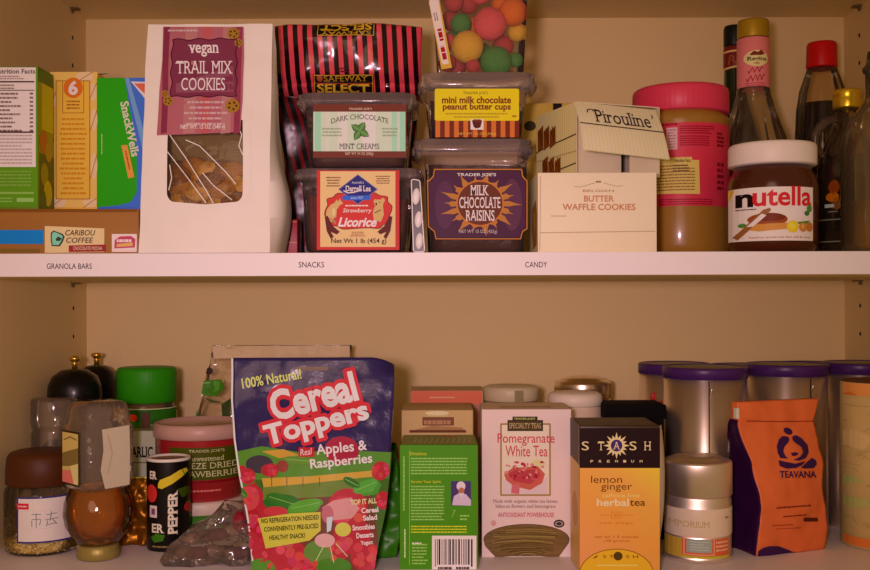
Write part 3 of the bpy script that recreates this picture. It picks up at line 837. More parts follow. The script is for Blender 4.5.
for i in range(18):
    q = 2 * PI * i / 18; ln = 42 if i % 2 == 0 else 36
    ex = 1.0; d = (math.cos(q), math.sin(q)); n_ = (-d[1], d[0])
    pt = lambda r, s: (cx_ + d[0] * r + n_[0] * s, cy_ + (d[1] * r + n_[1] * s) * 0.78)
    a.poly([pt(22, -3.2), pt(29, -3.6), pt(ln * .86, -1.6 + 1.2), pt(ln, 1.2), pt(ln * .84, 1.9), pt(29, 3.4), pt(22, 3.2)], (192, 112, 48), 4.2)
a.ell(cx_, cy_ - .5, 24, 23.2, (206, 110, 44), 4.6, n=36); a.ell(cx_, cy_ - .5, 22.4, 21.6, (110, 48, 30), 5.2, n=36)
wh = (238, 206, 200)
a.text('MILK', 479.5, 190.5, 18.5, 10, wh, 6.4, serif=True, bold=0.012); a.text('CHOCOLATE', 479.8, 202.8, 41, 11.2, wh, 6.4, serif=True, bold=0.012); a.text('RAISINS', 480, 215.7, 29, 10.8, wh, 6.4, serif=True, bold=0.012)
a.text("TRADER JOE'S", 476.5, 175.3, 39, 4.0, (228, 196, 190), 6, bold=0.02); a.text('NET WT 15 OZ (425g)', 478, 232, 38, 4.4, (216, 176, 170), 6)
a.build('front_label', t, flat_map(t, yt2), base=0.0012)

zp0 = zr1 + 0.0004; zp1 = WZ(70.5, yt2 - .002, 475)
t, o = tub('clear plastic tub with a yellow label over orange and brown stripes, on the sunburst tub', 430, 524, 425.5, 529, 418, 540, yt2, 0.092, zp0, zp1, 0.0175, 'clear snack tubs', 'peanut_butter_cups', content=(choco, 0.85))
tag(o, 'small chocolate cups filling the tub with the yellow label', 'chocolates', kind='stuff')
a = Art(0.9); ye = (232, 186, 28)
for i in range(18):
    x = 435.5 + i * 4.65; a.rect(x, 118, x + 4.65, 137.5, (214, 104, 46) if i % 2 == 0 else (122, 42, 24), 1)
a.rrect(434.8, 89, 519, 121, 2, ye, 2)
re_ = (128, 36, 28)
a.text("TRADER JOE'S", 475.5, 93.6, 25, 3.4, (100, 60, 30), 3); a.text('mini milk chocolate', 476.5, 100.2, 69, 7.2, re_, 3, bold=0.028); a.text('peanut butter cups', 476.8, 107.8, 68, 8.4, re_, 3, bold=0.028)
a.fine(445, 112.5, 508, 119, 2, (190, 140, 30), 3, center=True); a.rect(512, 115.5, 516.5, 117.5, (180, 120, 20), 3)
a.rect(470.5, 119.5, 483.5, 130, (238, 196, 190), 4); a.poly([(472, 121), (474, 119.8), (480, 119.8), (482, 121), (480.5, 127.5), (478, 128.6), (475.5, 128.6), (473.5, 127)], (96, 34, 22), 5); a.ell(477, 121.2, 5, 1.2, (120, 50, 30), 6)
a.text('NET WT. 12 OZ (340g)', 477, 134.3, 38, 3.0, (230, 170, 60), 4)
a.build('front_label', t, flat_map(t, yt2), base=0.0012)

# gumdrop tub on top
zg0 = zp1 + 0.0005; zg1 = 0.556
yg = 0.062
gc = (WX(437, yg) + WX(527, yg)) / 2
t = thing('candy_tub', 'clear plastic tub of coloured sugar gumdrops, topmost above the yellow label', 'tub', (gc, yg + 0.042, zg0))
hh = zg1 - zg0
bm = tub_loft([(0.0006, .037, .036, .008), (.004, .0405, .0395, .010), (hh - .012, .0455, .0425, .010), (hh - .010, .0475, .044, .011), (hh - .002, .0475, .044, .011), (hh, .045, .042, .011)])
gt = obj('tub_body', bm, clear((0.96, 0.91, 0.86), rough=0.08, ior=1.42, haze=0.04, hazec=(0.75, 0.62, 0.56)), t, smooth=40)
a = Art(0.85)
fm = plane_map(423, -14, 444, 70, (-.0515, -.0385, WZ(-14, yg) - zg0), (-.0365, -.0432, WZ(-14, yg) - zg0), (-.0420, -.0385, 0.004))
a.poly([(424, -14), (438, -14), (444, 69), (430, 70)], (214, 150, 60), 1); a.poly([(425, 2), (437, -10), (440.5, 65), (432, 65)], (230, 184, 176), 2)
a.fine(427, 32, 440, 38, 1, (176, 30, 34), 3, rot=math.radians(-97), thick=.9); a.fine(427, 50, 442, 56, 1, (176, 30, 34), 3, rot=math.radians(-97), thick=.9); a.fine(427, 14, 436, 20, 2, (120, 100, 100), 3, rot=math.radians(83))
a.build('front_label', t, fm)
gcol = {'yellow': (218, 150, 50), 'pink': (214, 76, 80), 'orange': (216, 96, 34), 'green': (70, 118, 56), 'red': (176, 60, 60)}
GD = []
for (px, py, r, yy, c) in ((467.5, 47, 16.5, .088, 'yellow'), (490, 24, 17, .090, 'pink'), (496, 62, 16.2, .088, 'green'), (513, 12, 14.5, .094, 'orange'), (461, 24, 11, .106, 'green'), (517, 32, 10, .106, 'yellow'), (516, 60, 7.5, .092, 'green'), (503, 46, 11, .112, 'red'), (446.5, 42, 9.5, .104, 'pink'), (447, 63, 9, .090, 'red'), (473, 66, 7.5, .086, 'red'), (500, 4, 9, .114, 'orange'), (480, -6, 11, .1, 'pink')):
    bm = blob(0, 0, 0, r * .00094, r * .0008, r * .00094, sub=3, nz=.03, ns=3)
    o = obj('gumdrop', bm, mat(gcol[c], rough=0.75, g=0.72, bump=0.6, bscale=900, vary=0.15), None, smooth=80, loc=W(px, py, yy))
    GD.append((o.location.copy(), r * .00092))
    tag(o, 'round sugared %s gumdrop inside the topmost clear tub' % c, 'gumdrop', 'gumdrops in the top tub')
rg = random.Random(6); tl = Vector(t.location)
for _ in range(4000):   # the rest of the heap behind the front ones
    r = rg.uniform(.0095, .0135); p = tl + Vector((rg.uniform(-.037 + r, .037 - r), rg.uniform(-.034 + r, .036 - r), rg.uniform(.002 + r, .098 - r)))
    q = W(435, 285, p.y); front = p.y < tl.y - .008
    if front and p.z > tl.z + .024: continue
    if all((p - a_).length > (r + b_) * .97 for a_, b_ in GD):
        c = rg.choice(('pink', 'red', 'orange', 'yellow', 'green', 'red')); GD.append((p, r))
        o = obj('gumdrop', blob(0, 0, 0, r, r * .9, r, sub=3, nz=.03, ns=3), mat(gcol[c], rough=0.75, g=0.72, bump=0.6, bscale=900, vary=0.15), None, smooth=80, loc=p)
        tag(o, 'round sugared %s gumdrop inside the topmost clear tub' % c, 'gumdrop', 'gumdrops in the top tub')

# --- white mints in a narrow black blister
t = thing('mint_pack', 'narrow dark blister pack of three white mints standing between the two lower tubs', 'pack', (WX(418, .008), 0.012, ZS + .0003))
f = flat_map(t, .006); P_ = [(411.5, 180.5), (413, 179.5), (419, 180.5), (420, 182), (424.5, 250), (423.5, 252), (414.5, 252), (413.5, 250)]
bm = bmesh.new(); A_ = [f(x, y, 0) for x, y in P_]
va = [bm.verts.new(p) for p in A_]; vb = [bm.verts.new(p + Vector((0, .010, 0))) for p in A_]
bm.faces.new(va); bm.faces.new(vb)
for i in range(len(va)): bm.faces.new((va[i], va[(i + 1) % 8], vb[(i + 1) % 8], vb[i]))
bmesh.ops.recalc_face_normals(bm, faces=bm.faces); obj('blister_tray', bm, mat((34, 20, 20), rough=0.3), t)
bm = tube([f(x, y, .0012) for x, y in P_ + P_[:1]], .0006, 6); obj('white_rim', bm, mat((232, 200, 200), rough=0.3), t, smooth=60)
for (px, py) in ((416.2, 196.5), (418.6, 219.5), (419.4, 241)):
    bm = blob(0, 0, 0, .0034, .0026, .0074, sub=3); bmesh.ops.rotate(bm, verts=bm.verts, cent=(0, 0, 0), matrix=Matrix.Rotation(math.radians(5), 3, 'Y'))
    tag(obj('mint', bm, mat((240, 206, 202), rough=0.3, g=.95), None, smooth=80, loc=W(px, py, .0042)), 'white oval mint in the narrow dark blister pack', 'mint', 'mints in the blister pack')

# --- waffle cookie box
setG(0.95)
yw = 0.015
wx0, wx1 = WX(538, yw), WX(657, yw); wz = WZ(172.5, yw, 600)
crm = mat((247, 196, 168), rough=0.5, g=0.97, vary=0.02)
t = carton('waffle_cookie_box', 'plain cream box of waffle cookies lying flat with copper lettering', 'box', wx0, wx1, yw, .074, ZS + .0003, wz, crm, bev=.0008)
a = Art(0.97); cp = (206, 122, 84); ln = (188, 140, 112)
f = flat_map(t, yw)
a.text('BUTTER', 599, 198.7, 30, 6.2, cp, 1, bold=0.02); a.text('WAFFLE COOKIES', 599, 207, 73, 6.4, cp, 1, bold=0.02)
a.text('BELGIAN', 598.5, 190.8, 31, 2.4, (186, 120, 90), 1, bold=0.01)
a.line([(574, 186.5), (580, 187), (586, 185.6), (592, 183.6), (595, 183)], .6, ln, 1).line([(604, 183), (610, 184.6), (617, 186.4), (623, 185.8)], .6, ln, 1)
a.ell(597, 181.8, 1.4, .9, (150, 90, 64), 1).ell(599.8, 181.8, 1.4, .9, (150, 90, 64), 1); a.fine(551, 215, 568, 217.2, 1, (206, 150, 118), 1)
a.line([(540, 232.8), (655, 231.2)], .7, ln, 1).line([(540.5, 176), (539.8, 251)], .6, ln, 1)
a.build('printed_front', t, f)
a = Art(0.8); hd = .037; hx = (wx1 - wx0) / 2; hh = wz - ZS - .0003
a.rect(0, 0, 10, 10, (236, 184, 150), 0).poly([(4, 4), (8, 3.2), (9.4, 5), (9, 9), (5, 9.4), (3.4, 7)], (170, 96, 36), 1).poly([(5, 5), (7.5, 4.4), (8, 6.5), (6, 8)], (196, 124, 50), 2)
a.build('side_picture', t, plane_map(0, 0, 10, 10, (-hx, hd, hh), (-hx, -hd, hh), (-hx, hd, 0)))

# --- wafer box with open flap, on the cream box
rz = math.radians(20)
t = thing('wafer_roll_box', 'open striped box of wafer rolls with its flap hanging forward, on the cream box', 'box', (WX(577, .027), .027, wz + .0004), rz)
bw, bd = .0860, .082; bh = WZ(101.5, .027, 573) - wz - .0004
crs = mat((236, 194, 148), rough=0.5, g=.95); wh_ = mat((226, 178, 150), rough=.6, g=.9)
th = .0007
bm = bmesh.new()
bxm(bm, 0, bw, 0, bd, 0, th); bxm(bm, 0, th, 0, bd, 0, bh); bxm(bm, bw - th, bw, 0, bd, 0, bh); bxm(bm, 0, bw, bd - th, bd, 0, bh); bxm(bm, 0, bw, 0, bd, bh - th, bh)
bxm(bm, 0, bw * .61, 0.012, .0127, 0, bh * .97); bxm(bm, bw * .64, bw, .001, .0017, 0, bh * .72)
bmesh.ops.recalc_face_normals(bm, faces=bm.faces)
obj('carton_body', bm, wh_, t)
a = Art(.9)
# left side print: stripes, dark line, wafer picture (local units mm, from back edge to front edge)
a.rect(0, 0, 82, 60, (236, 192, 142), 0)
for i in range(20): a.rect(i * 4.2, 0, i * 4.2 + 1.6, 60, (230, 180, 112), 1)
a.line([(0, 33), (24, 30), (58, 28.5), (82, 27)], 1, (70, 34, 24), 3).line([(0, 56), (82, 51)], 1, (70, 34, 24), 3)
for (bx, by) in ((4, 22), (14, 50)):
    for k in range(3):
        ox = bx + k * 13
        a.poly([(ox, by - 8 + k * 2), (ox + 12, by - 12 + k * 2), (ox + 12, by + 8), (ox, by + 11)], (140, 66, 26), 4)
        a.line([(ox + 2, by - 6), (ox + 10, by + 6)], 1.3, (84, 34, 16), 5).line([(ox + 5, by - 8), (ox + 11, by + 1)], 1.3, (84, 34, 16), 5)
a.rect(0, 40.6, 82, 41.4, (190, 140, 100), 4)
a.build('side_panel', t, plane_map(0, 0, 82, 60, (0, bd, bh), (0, 0, bh), (0, bd, 0)))
# flap: hinged on the top front edge
TL = Vector((-.001, -.0005, bh)); TR = Vector((bw * 1.0, -.0005, bh))
rot = Matrix.Rotation(-rz, 3, 'Z')
def loc3(px, py, y): return rot @ (W(px, py, y) - Vector(t.location))
BL = loc3(583.5, 149.5, -.008); BR = loc3(669.5, 159.5, .012)
TL = loc3(573.5, 102, .0262); TR = loc3(655.5, 110.5, .055)
bm = bmesh.new(); NF = 12
n_ = (BL - TL).cross(TR - TL).normalized()
if n_.y > 0: n_ = -n_
def fpt(u, v): return TL.lerp(TR, u).lerp(BL.lerp(BR, u), v) + n_ * (.003 * math.sin(PI * v) * (1 - .3 * u))
for side in (0, 1):
    gr = [[bm.verts.new(fpt(i / NF, j / NF) - n_ * (.0006 * side)) for i in range(NF + 1)] for j in range(NF + 1)]
    for j in range(NF):
        for i in range(NF): bm.faces.new((gr[j][i], gr[j][i + 1], gr[j + 1][i + 1], gr[j + 1][i]))
fl = obj('flap', bm, crs, t, smooth=60)
def fmap(px, py, h):
    u, v = px / 100, py / 60
    return fpt(u, v) + n_ * (h + .0002)
a = Art(.95); a.rect(0, 0, 100, 60, (246, 204, 172), 0)
for i in range(23): a.rect(i * 4.4 + .8, 0, i * 4.4 + 2.3, 60, (240, 194, 142), 1)
a.rect(0, 29.5, 100, 30.8, (66, 34, 26), 2); a.text('Pirouline', 53, 18, 67, 17.5, (58, 30, 22), 3, serif=True); a.line([(12, 15), (13, 11), (17, 9.5), (20, 12)], 1.2, (58, 30, 22), 3).line([(90, 14), (92, 11), (91, 8.5)], 1, (58, 30, 22), 3)
a.build('flap_print', fl, fmap, cut=(8, 5))

# --- yellow box behind
setG(.6)
t = carton('yellow_box', 'dull yellow box at the back behind the wafer roll box', 'box', WX(522, .22), WX(588, .22), .22, .06, ZS + .0003, WZ(103, .22, 540), mat((176, 128, 56), rough=.6))
a = Art(.6); a.rect(553, 103.5, 562, 122, (30, 24, 22), 1); a.ell(530, 126, 6, 5, (60, 44, 32), 1); a.build('front_panel', t, flat_map(t, .22))

# --- peanut butter jar
setG(.82)
yj = .152; ax = WX(681, yj); r = 48.5 * (yj - CAMY + .004) / F
t = thing('peanut_butter_jar', 'large round peanut butter jar with red lid and red wrap label', 'jar', (ax, yj, ZS + .0003))
zl = lambda py: WZ(py, yj - r, 681) - ZS
pb = mat((150, 92, 40), rough=.35, g=.8, vary=.08, coat=.4)
zt_ = zl(107); 
bm = lathe([(r * .86, 0), (r * .95, .004), (r * .985, .012), (r * .985, zl(214)), (r * .97, zl(210)), (r * .97, zl(122)), (r * .985, zl(118)), (r * .96, zl(112.5)), (r * .88, zl(109)), (r * .86, zt_)])
obj('jar_body', bm, pb, t, smooth=40)
n_r = lambda a_, rr, z: rr * (1 + .0015 * math.cos(a_ * 60))
bm = lathe([(r * .955, zl(107.5)), (r * .97, zl(106.5)), (r * .97, zl(86)), (r * .95, zl(82.5)), (r * .90, zl(80.8)), (r * .2, zl(80.4))], seg=240, fr=n_r)
obj('lid', bm, mat((216, 54, 76), rough=.4, g=.86), t, smooth=50)
bm = lathe([(r * .975, zl(206)), (r * .975, zl(122))], seg=72, cap0=False, cap1=False)
wrap = obj('wrap_label', bm, mat((206, 48, 66), rough=.45, g=.84), t, smooth=80)
a = Art(.84); dkr = (150, 24, 40)
f = cyl_map(t, r * .976)
a.fine(680, 125, 718, 134, 4, dkr, 1); a.fine(680, 135, 712, 146, 5, dkr, 1); a.rect(668, 127, 678, 149, (214, 150, 152), 1); a.fine(669, 128, 677, 148, 7, (180, 104, 108), 2)
a.fine(719, 130, 728, 146, 4, (120, 20, 34), 1, thick=.6); a.fine(719, 160, 728, 190, 5, (130, 24, 40), 1, thick=.6); a.fine(662, 198, 716, 205, 3, dkr, 1)
a.poly([(655, 157), (692, 157), (692, 160), (699, 160), (700, 194), (655, 193)], (214, 166, 88), 1.5)
a.text('Nutrition Facts', 683, 160.3, 15, 3.2, (70, 40, 26), 2.5, bold=.02); a.fine(658, 164, 697, 191, 9, (150, 96, 50), 2.5); a.fine(674, 164, 690, 172, 3, (100, 60, 36), 3)
a.fine(663, 121.5, 679, 126, 1, dkr, 1)
a.build('label_print', wrap, f, cut=(4, 0))

# --- pink-necked vinegar bottle and the green bottle behind
setG(.6)
yb = .2; ax = WX(754, yb)
t = thing('vinegar_bottle', 'clear ribbed glass bottle with gold cap and pink neck label, behind the chocolate spread jar', 'bottle', (ax, yb, ZS + .0003))
zl = lambda py: WZ(py, yb, 754) - ZS
k = (yb - CAMY) / F
rib = lambda a_, rr, z: rr * (1 + (.03 * math.cos(a_ * 14) if z < zl(98) else 0))
bm = lathe([(30 * k, 0), (33 * k, .005), (33.5 * k, zl(190)), (33 * k, zl(150)), (30 * k, zl(138)), (25 * k, zl(124)), (20.5 * k, zl(110)), (17.5 * k, zl(98)), (16.4 * k, zl(94)), (17 * k, zl(92)), (15.8 * k, zl(90)), (15.6 * k, zl(40)), (14 * k, zl(38))], seg=84, fr=rib)
obj('glass_body', bm, clear((0.84, 0.80, 0.68), rough=.06, ior=1.5, haze=.06, hazec=(.45, .36, .26)), t, smooth=60)
bm = lathe([(28 * k, .002), (31 * k, .006), (31 * k, zl(160)), (2 * k, zl(159.5))], seg=48); obj('vinegar', bm, clear((.80, .62, .40), rough=.05, ior=1.33, haze=.10, hazec=(.4, .25, .12)), t, smooth=60)
bm = lathe([(15.9 * k, zl(89.5)), (16 * k, zl(88)), (16 * k, zl(41)), (15.2 * k, zl(40))], seg=60, cap0=False, cap1=False); neck = obj('neck_label', bm, mat((214, 98, 96), rough=.45, g=.62), t, smooth=60)
bm = lathe([(15.4 * k, zl(39.5)), (15.6 * k, zl(38)), (15.4 * k, zl(24)), (14.6 * k, zl(21.6)), (2 * k, zl(21.2))], seg=60); obj('cap', bm, mat((150, 104, 30), rough=.4, metal=.3, g=.6), t, smooth=50)
a = Art(.62)
a.ell(757, 58, 11.5, 8.2, (206, 168, 112), 1); a.poly([(750, 54.5), (754, 50.5), (758, 52), (761, 49.5), (765, 53.5), (761, 55), (752, 55)], (110, 40, 30), 2); a.text('Regina', 757.5, 58.6, 19, 4.6, (70, 40, 26), 2, bold=.02, serif=True); a.ell(757, 63, 3, 1.2, (170, 120, 80), 2)
sq_ = lambda x0_, y0_, w_, h_, n_: a.line([(x0_ + w_ * i / (n_ * 6), y0_ - .1 * w_ * i / (n_ * 6) + h_ * math.sin(2 * PI * i / 6 + .6 * math.sin(i))) for i in range(n_ * 6 + 1)], .8, (150, 40, 50), 2)
sq_(749, 70.5, 14, 2.6, 3); sq_(748, 78.5, 17, 3.0, 4); a.fine(747, 82, 766, 86, 2, (170, 60, 66), 2)
a.build('label_print', neck, cyl_map(t, 16.1 * k), cut=(2.5, 0))
yb = .275; ax = WX(735.5, yb); k = (yb - CAMY) / F
t = thing('wine_bottle', 'dark green glass bottle with red neck band, directly behind the gold capped bottle', 'bottle', (ax, yb, ZS + .0003)); zl = lambda py: WZ(py, yb, 736) - ZS
bm = lathe([(24 * k, 0), (26 * k, .005), (26 * k, zl(170)), (24 * k, zl(140)), (14 * k, zl(105)), (11 * k, zl(90)), (10.4 * k, zl(66)), (10 * k, zl(48))], seg=48); obj('glass_body', bm, mat((20, 34, 18), rough=.12, g=.55, coat=.6), t, smooth=60)
bm = lathe([(10.9 * k, zl(69)), (11.1 * k, zl(67)), (11.1 * k, zl(50)), (10.6 * k, zl(48))], seg=48, cap0=False, cap1=False); nband = obj('neck_band', bm, mat((96, 30, 26), rough=.4, g=.55), t, smooth=60)
bm = lathe([(10.5 * k, zl(48)), (10.9 * k, zl(46)), (10.9 * k, zl(30)), (10 * k, zl(27)), (2 * k, zl(26.6))], seg=48); obj('cap', bm, mat((24, 28, 20), rough=.4, g=.55), t, smooth=50)
a = Art(.55); a.poly([(725, 50), (745, 49), (745, 51), (725, 52)], (190, 130, 80), 1).poly([(725, 67), (745, 64), (745, 66), (725, 69)], (190, 130, 80), 1); a.line([(730, 64), (731, 55), (734, 56), (733, 60), (736, 63), (738, 55), (741, 56)], 1.2, (140, 60, 40), 1); a.build('band_print', nband, cyl_map(t, 11.2 * k), cut=(2, 0))

# --- chocolate spread jar
setG(.80)
yn = .062; ax = WX(772.5, yn); k = (yn - CAMY - .01) / F
t = thing('chocolate_spread_jar', 'chocolate hazelnut spread jar with broad white lid and white label', 'jar', (ax, yn, ZS + .0003)); r = 44 * k
zl = lambda py: WZ(py, yn - r, 772) - ZS
sq = lambda a_, rr, z: rr * (1 + .012 * math.cos(4 * a_))
choc = mat((72, 32, 20), rough=.22, g=.8, vary=.06, coat=.5)
bm = lathe([(34 * k, 0), (40 * k, .002), (43 * k, .007), (44 * k, .014), (44.2 * k, zl(186)), (44 * k, zl(180)), (42 * k, zl(173)), (38.5 * k, zl(168)), (38 * k, zl(163))], seg=72); obj('glass_body', bm, choc, t, smooth=60)
ribl = lambda a_, rr, z: rr * (1 + .003 * math.cos(a_ * 90))
bm = lathe([(42.4 * k, zl(161.5)), (43 * k, zl(160.5)), (43 * k, zl(144)), (42.4 * k, zl(141)), (40.5 * k, zl(139.4)), (5 * k, zl(138.8))], seg=240, fr=ribl); obj('lid', bm, mat((228, 182, 174), rough=.4, g=.82), t, smooth=60)
a = Art(.82); wl = (232, 188, 180); rd = (206, 40, 44)
xs0, xs1 = 729.2, 816.2
a.rect(xs0, 186.5, xs1, 240.5, wl, 1)
a.poly([(729, 188), (744, 187), (743, 192), (738, 203), (732, 208), (729, 209)], (228, 150, 40), 2).poly([(731, 208), (737, 192), (742, 188), (740, 200), (734, 208)], (240, 196, 110), 2.5)
a.text('n', 750.8, 199.3, 12.5, 13.5, (36, 22, 26), 3, bold=.035); a.text('utella', 785, 195.8, 57, 20, rd, 3, bold=.022)
a.fine(744.5, 207.4, 760.5, 209.6, 1, (70, 50, 50), 3)
for i in range(6): a.fine(730, 211 + i * 5, 739.5, 215 + i * 5, 1, (120, 60, 40), 2, thick=.8)
a.ell(770, 219, 17.5, 6.5, (150, 66, 34), 3); a.ell(772, 217, 13, 4, (118, 44, 24), 3.5); a.poly([(752, 224), (790, 222.5), (794, 226), (786, 229), (762, 231), (751, 229)], (206, 126, 60), 3.2)
a.poly([(743, 236), (753, 223), (765, 209.5), (771, 207.5), (772, 210), (762, 220), (751, 233), (746, 239)], (150, 84, 44), 4); a.poly([(752, 226), (764, 213), (768, 215), (757, 226)], (232, 206, 206), 4.6)
a.ell(802, 211, 12, 7.5, (238, 206, 200), 2); a.poly([(790, 204), (814, 204), (812, 216), (793, 216)], (236, 202, 196), 2.2); a.ell(811, 208, 3.2, 4, (88, 120, 56), 3); a.ell(808, 213, 3, 2.6, (70, 104, 46), 3); a.ell(749, 224.5, 3, 2.2, (80, 120, 50), 3)
a.ell(792.5, 226.5, 6.2, 6, (240, 172, 40), 4); a.ell(792, 226, 3.6, 3.4, (246, 190, 66), 4.5); a.ell(803.5, 227, 4.6, 4.6, (196, 112, 50), 4); a.ell(811, 226.5, 4.2, 4.8, (190, 104, 44), 4); a.ell(803, 226, 2, 2.4, (216, 140, 76), 4.6); a.poly([(797, 222), (812, 220), (808, 223.5), (799, 224)], (80, 116, 48), 3.8)
a.text('hazelnut spread with skim milk & cocoa', 783, 237.2, 58, 2.6, (150, 44, 44), 3)
a.build('front_label', t, cyl_map(t, 44.2 * k), cut=(3.5, 0), base=.0004, clip=(xs0, 180, xs1, 250))

# --- soy sauce bottle, syrup bottle, oil bottle
setG(.5)
yb = .27; ax = WX(822.5, yb); k = (yb - CAMY) / F
t = thing('sauce_bottle', 'clear bottle half full of dark sauce with a bright red cap, at the back right', 'bottle', (ax, yb, ZS + .0003)); zl = lambda py: WZ(py, yb, 822) - ZS
g1 = clear((.90, .84, .72), rough=.06, ior=1.5, haze=.04, hazec=(.40, .32, .22))
rb = lambda a_, rr, z: rr * (1 + .025 * math.cos(a_ * 10))
bm = lathe([(24 * k, 0), (26 * k, .004), (26.5 * k, zl(150)), (25 * k, zl(112)), (22 * k, zl(92)), (18 * k, zl(80)), (15.5 * k, zl(73)), (14 * k, zl(67))], seg=60, fr=rb); obj('glass_body', bm, g1, t, smooth=60)
bm = lathe([(22 * k, .003), (24 * k, .006), (24.4 * k, zl(150)), (23.4 * k, zl(105)), (2 * k, zl(104.6))], seg=48); obj('sauce', bm, mat((26, 14, 12), rough=.15, g=.5, coat=.5), t, smooth=60)
bm = lathe([(14.6 * k, zl(69)), (15 * k, zl(67)), (14.4 * k, zl(46)), (13.4 * k, zl(43.6)), (2 * k, zl(43))], seg=60, fr=lambda a_, rr, z: rr * (1 + .01 * math.cos(a_ * 24))); obj('cap', bm, mat((170, 22, 26), rough=.4, g=.55), t, smooth=50)
setG(.55)
yb = .152; ax = WX(848, yb); k = (yb - CAMY) / F
t = thing('syrup_bottle', 'dark syrup jug with a gold cap and small glass loop handle', 'bottle', (ax, yb, ZS + .0003)); zl = lambda py: WZ(py, yb, 848) - ZS
bm = lathe([(26 * k, 0), (29 * k, .004), (29.5 * k, zl(200)), (29 * k, zl(170)), (26 * k, zl(155)), (17 * k, zl(132)), (12.5 * k, zl(120)), (11.5 * k, zl(109))], seg=48); obj('glass_body', bm, clear((.86, .78, .64), rough=.06, ior=1.5, haze=.04, hazec=(.40, .30, .2)), t, smooth=60)
bm = lathe([(25 * k, .002), (28 * k, .005), (28.3 * k, zl(200)), (27.8 * k, zl(170)), (25 * k, zl(157)), (2 * k, zl(156.5))], seg=48); obj('syrup', bm, mat((22, 12, 10), rough=.15, g=.5, coat=.6), t, smooth=60)
bm = lathe([(13.6 * k, zl(109.5)), (14 * k, zl(108)), (14 * k, zl(100)), (13.4 * k, zl(98.6)), (14 * k, zl(97)), (14 * k, zl(92.5)), (13 * k, zl(90.6)), (2 * k, zl(90.2))], seg=60); obj('cap', bm, mat((196, 132, 40), rough=.28, metal=.8, g=.5), t, smooth=50)
pa = [(836, 119), (828, 121), (820, 127), (815.5, 135), (815, 143), (818, 151), (823, 156)]
bm = tube([W(x, y, yb - .012) - t.location for x, y in pa], [.0036, .0042, .0045, .0045, .0045, .0042, .0036], 12); obj('loop_handle', bm, clear((.66, .58, .48), rough=.05, ior=1.55, haze=.10, hazec=(.45, .36, .28)), t, smooth=60)
a = Art(.55)
for (x, y, rx, ry, c) in ((838, 186, 4, 7, (120, 50, 20)), (837, 196, 4.5, 5, (160, 80, 24)), (840, 203, 3, 6, (110, 60, 20))): a.ell(x, y, rx, ry, c, 1)
a.rect(832, 203, 838, 206.5, (150, 140, 130), 2); a.fine(834, 210, 842, 211.5, 1, (140, 120, 100), 1)
a.build('front_label', t, cyl_map(t, 29.7 * k), cut=(3, 0))
for zz in (221.2, 242.8):
    bm = lathe([(29.6 * k, zl(zz) - .0005), (30 * k, zl(zz)), (29.6 * k, zl(zz) + .0005)], seg=48, cap0=False, cap1=False); obj('glass_ridge', bm, mat((120, 106, 88), rough=.2, g=.55), t, smooth=60)
yb = .072; ax = WX(886, yb); k = (yb - CAMY) / F
t = thing('oil_bottle', 'tall glass bottle of yellow oil, cut off by the right edge of the picture', 'bottle', (ax, yb, ZS + .0003)); zl = lambda py: WZ(py, yb, 870) - ZS
bm = lathe([(36 * k, 0), (41 * k, .003), (42.5 * k, .010), (42.5 * k, zl(150)), (40.5 * k, zl(134)), (34 * k, zl(119)), (26 * k, zl(109)), (20 * k, zl(101)), (18.6 * k, zl(90)), (18.6 * k, zl(74)), (21 * k, zl(72)), (21.6 * k, zl(68)), (19 * k, zl(65)), (18 * k, zl(60))], seg=60); obj('glass_body', bm, clear((.86, .80, .60), rough=.06, ior=1.5, haze=.16, hazec=(.46, .38, .20)), t, smooth=60)
bm = lathe([(34 * k, .003), (39 * k, .006), (40 * k, .012), (40 * k, zl(203)), (2 * k, zl(202.6))], seg=48); obj('oil', bm, clear((.80, .62, .12), rough=.05, ior=1.3, haze=.55, hazec=(.46, .29, .012)), t, smooth=60)
bm = lathe([(17 * k, zl(61)), (17.4 * k, zl(59)), (16.6 * k, zl(52)), (2 * k, zl(51.6))], seg=40); obj('cap', bm, mat((26, 44, 18), rough=.4, g=.5), t, smooth=50)
# ================================================================= LOWER SHELF
def ZP(py, y): return WZ(py, y, 435)
def gradient(stops, ax, az, off, rough=.4, g=None):
    m = bpy.data.materials.new('printed_gradient'); m.use_nodes = True; nt = m.node_tree; b = nt.nodes['Principled BSDF']; b.inputs['Roughness'].default_value = rough
    tc = nt.nodes.new('ShaderNodeTexCoord'); sp = nt.nodes.new('ShaderNodeSeparateXYZ'); nt.links.new(tc.outputs['Object'], sp.inputs[0])
    k1 = nt.nodes.new('ShaderNodeMath'); k1.operation = 'MULTIPLY_ADD'; k1.inputs[1].default_value = ax; k1.inputs[2].default_value = off; nt.links.new(sp.outputs[0], k1.inputs[0])
    k2 = nt.nodes.new('ShaderNodeMath'); k2.operation = 'MULTIPLY_ADD'; k2.inputs[1].default_value = az; nt.links.new(sp.outputs[2], k2.inputs[0]); nt.links.new(k1.outputs[0], k2.inputs[2])
    r = nt.nodes.new('ShaderNodeValToRGB'); nt.links.new(k2.outputs[0], r.inputs[0])
    while len(r.color_ramp.elements) < len(stops): r.color_ramp.elements.new(.5)
    for e, (p, c) in zip(r.color_ramp.elements, stops): e.position = p; e.color = alb(c, g) + (1,)
    nt.links.new(r.outputs[0], b.inputs['Base Color']); return m
def cyl(name, label, cat, px, y, base=0.0003, group=None):
    t = thing(name, label, cat, (WX(px, y, 440), y, base), 0, group); k = (y - CAMY) / F
    return t, k, (lambda r, py: ZP(py, y - r * k) - base)

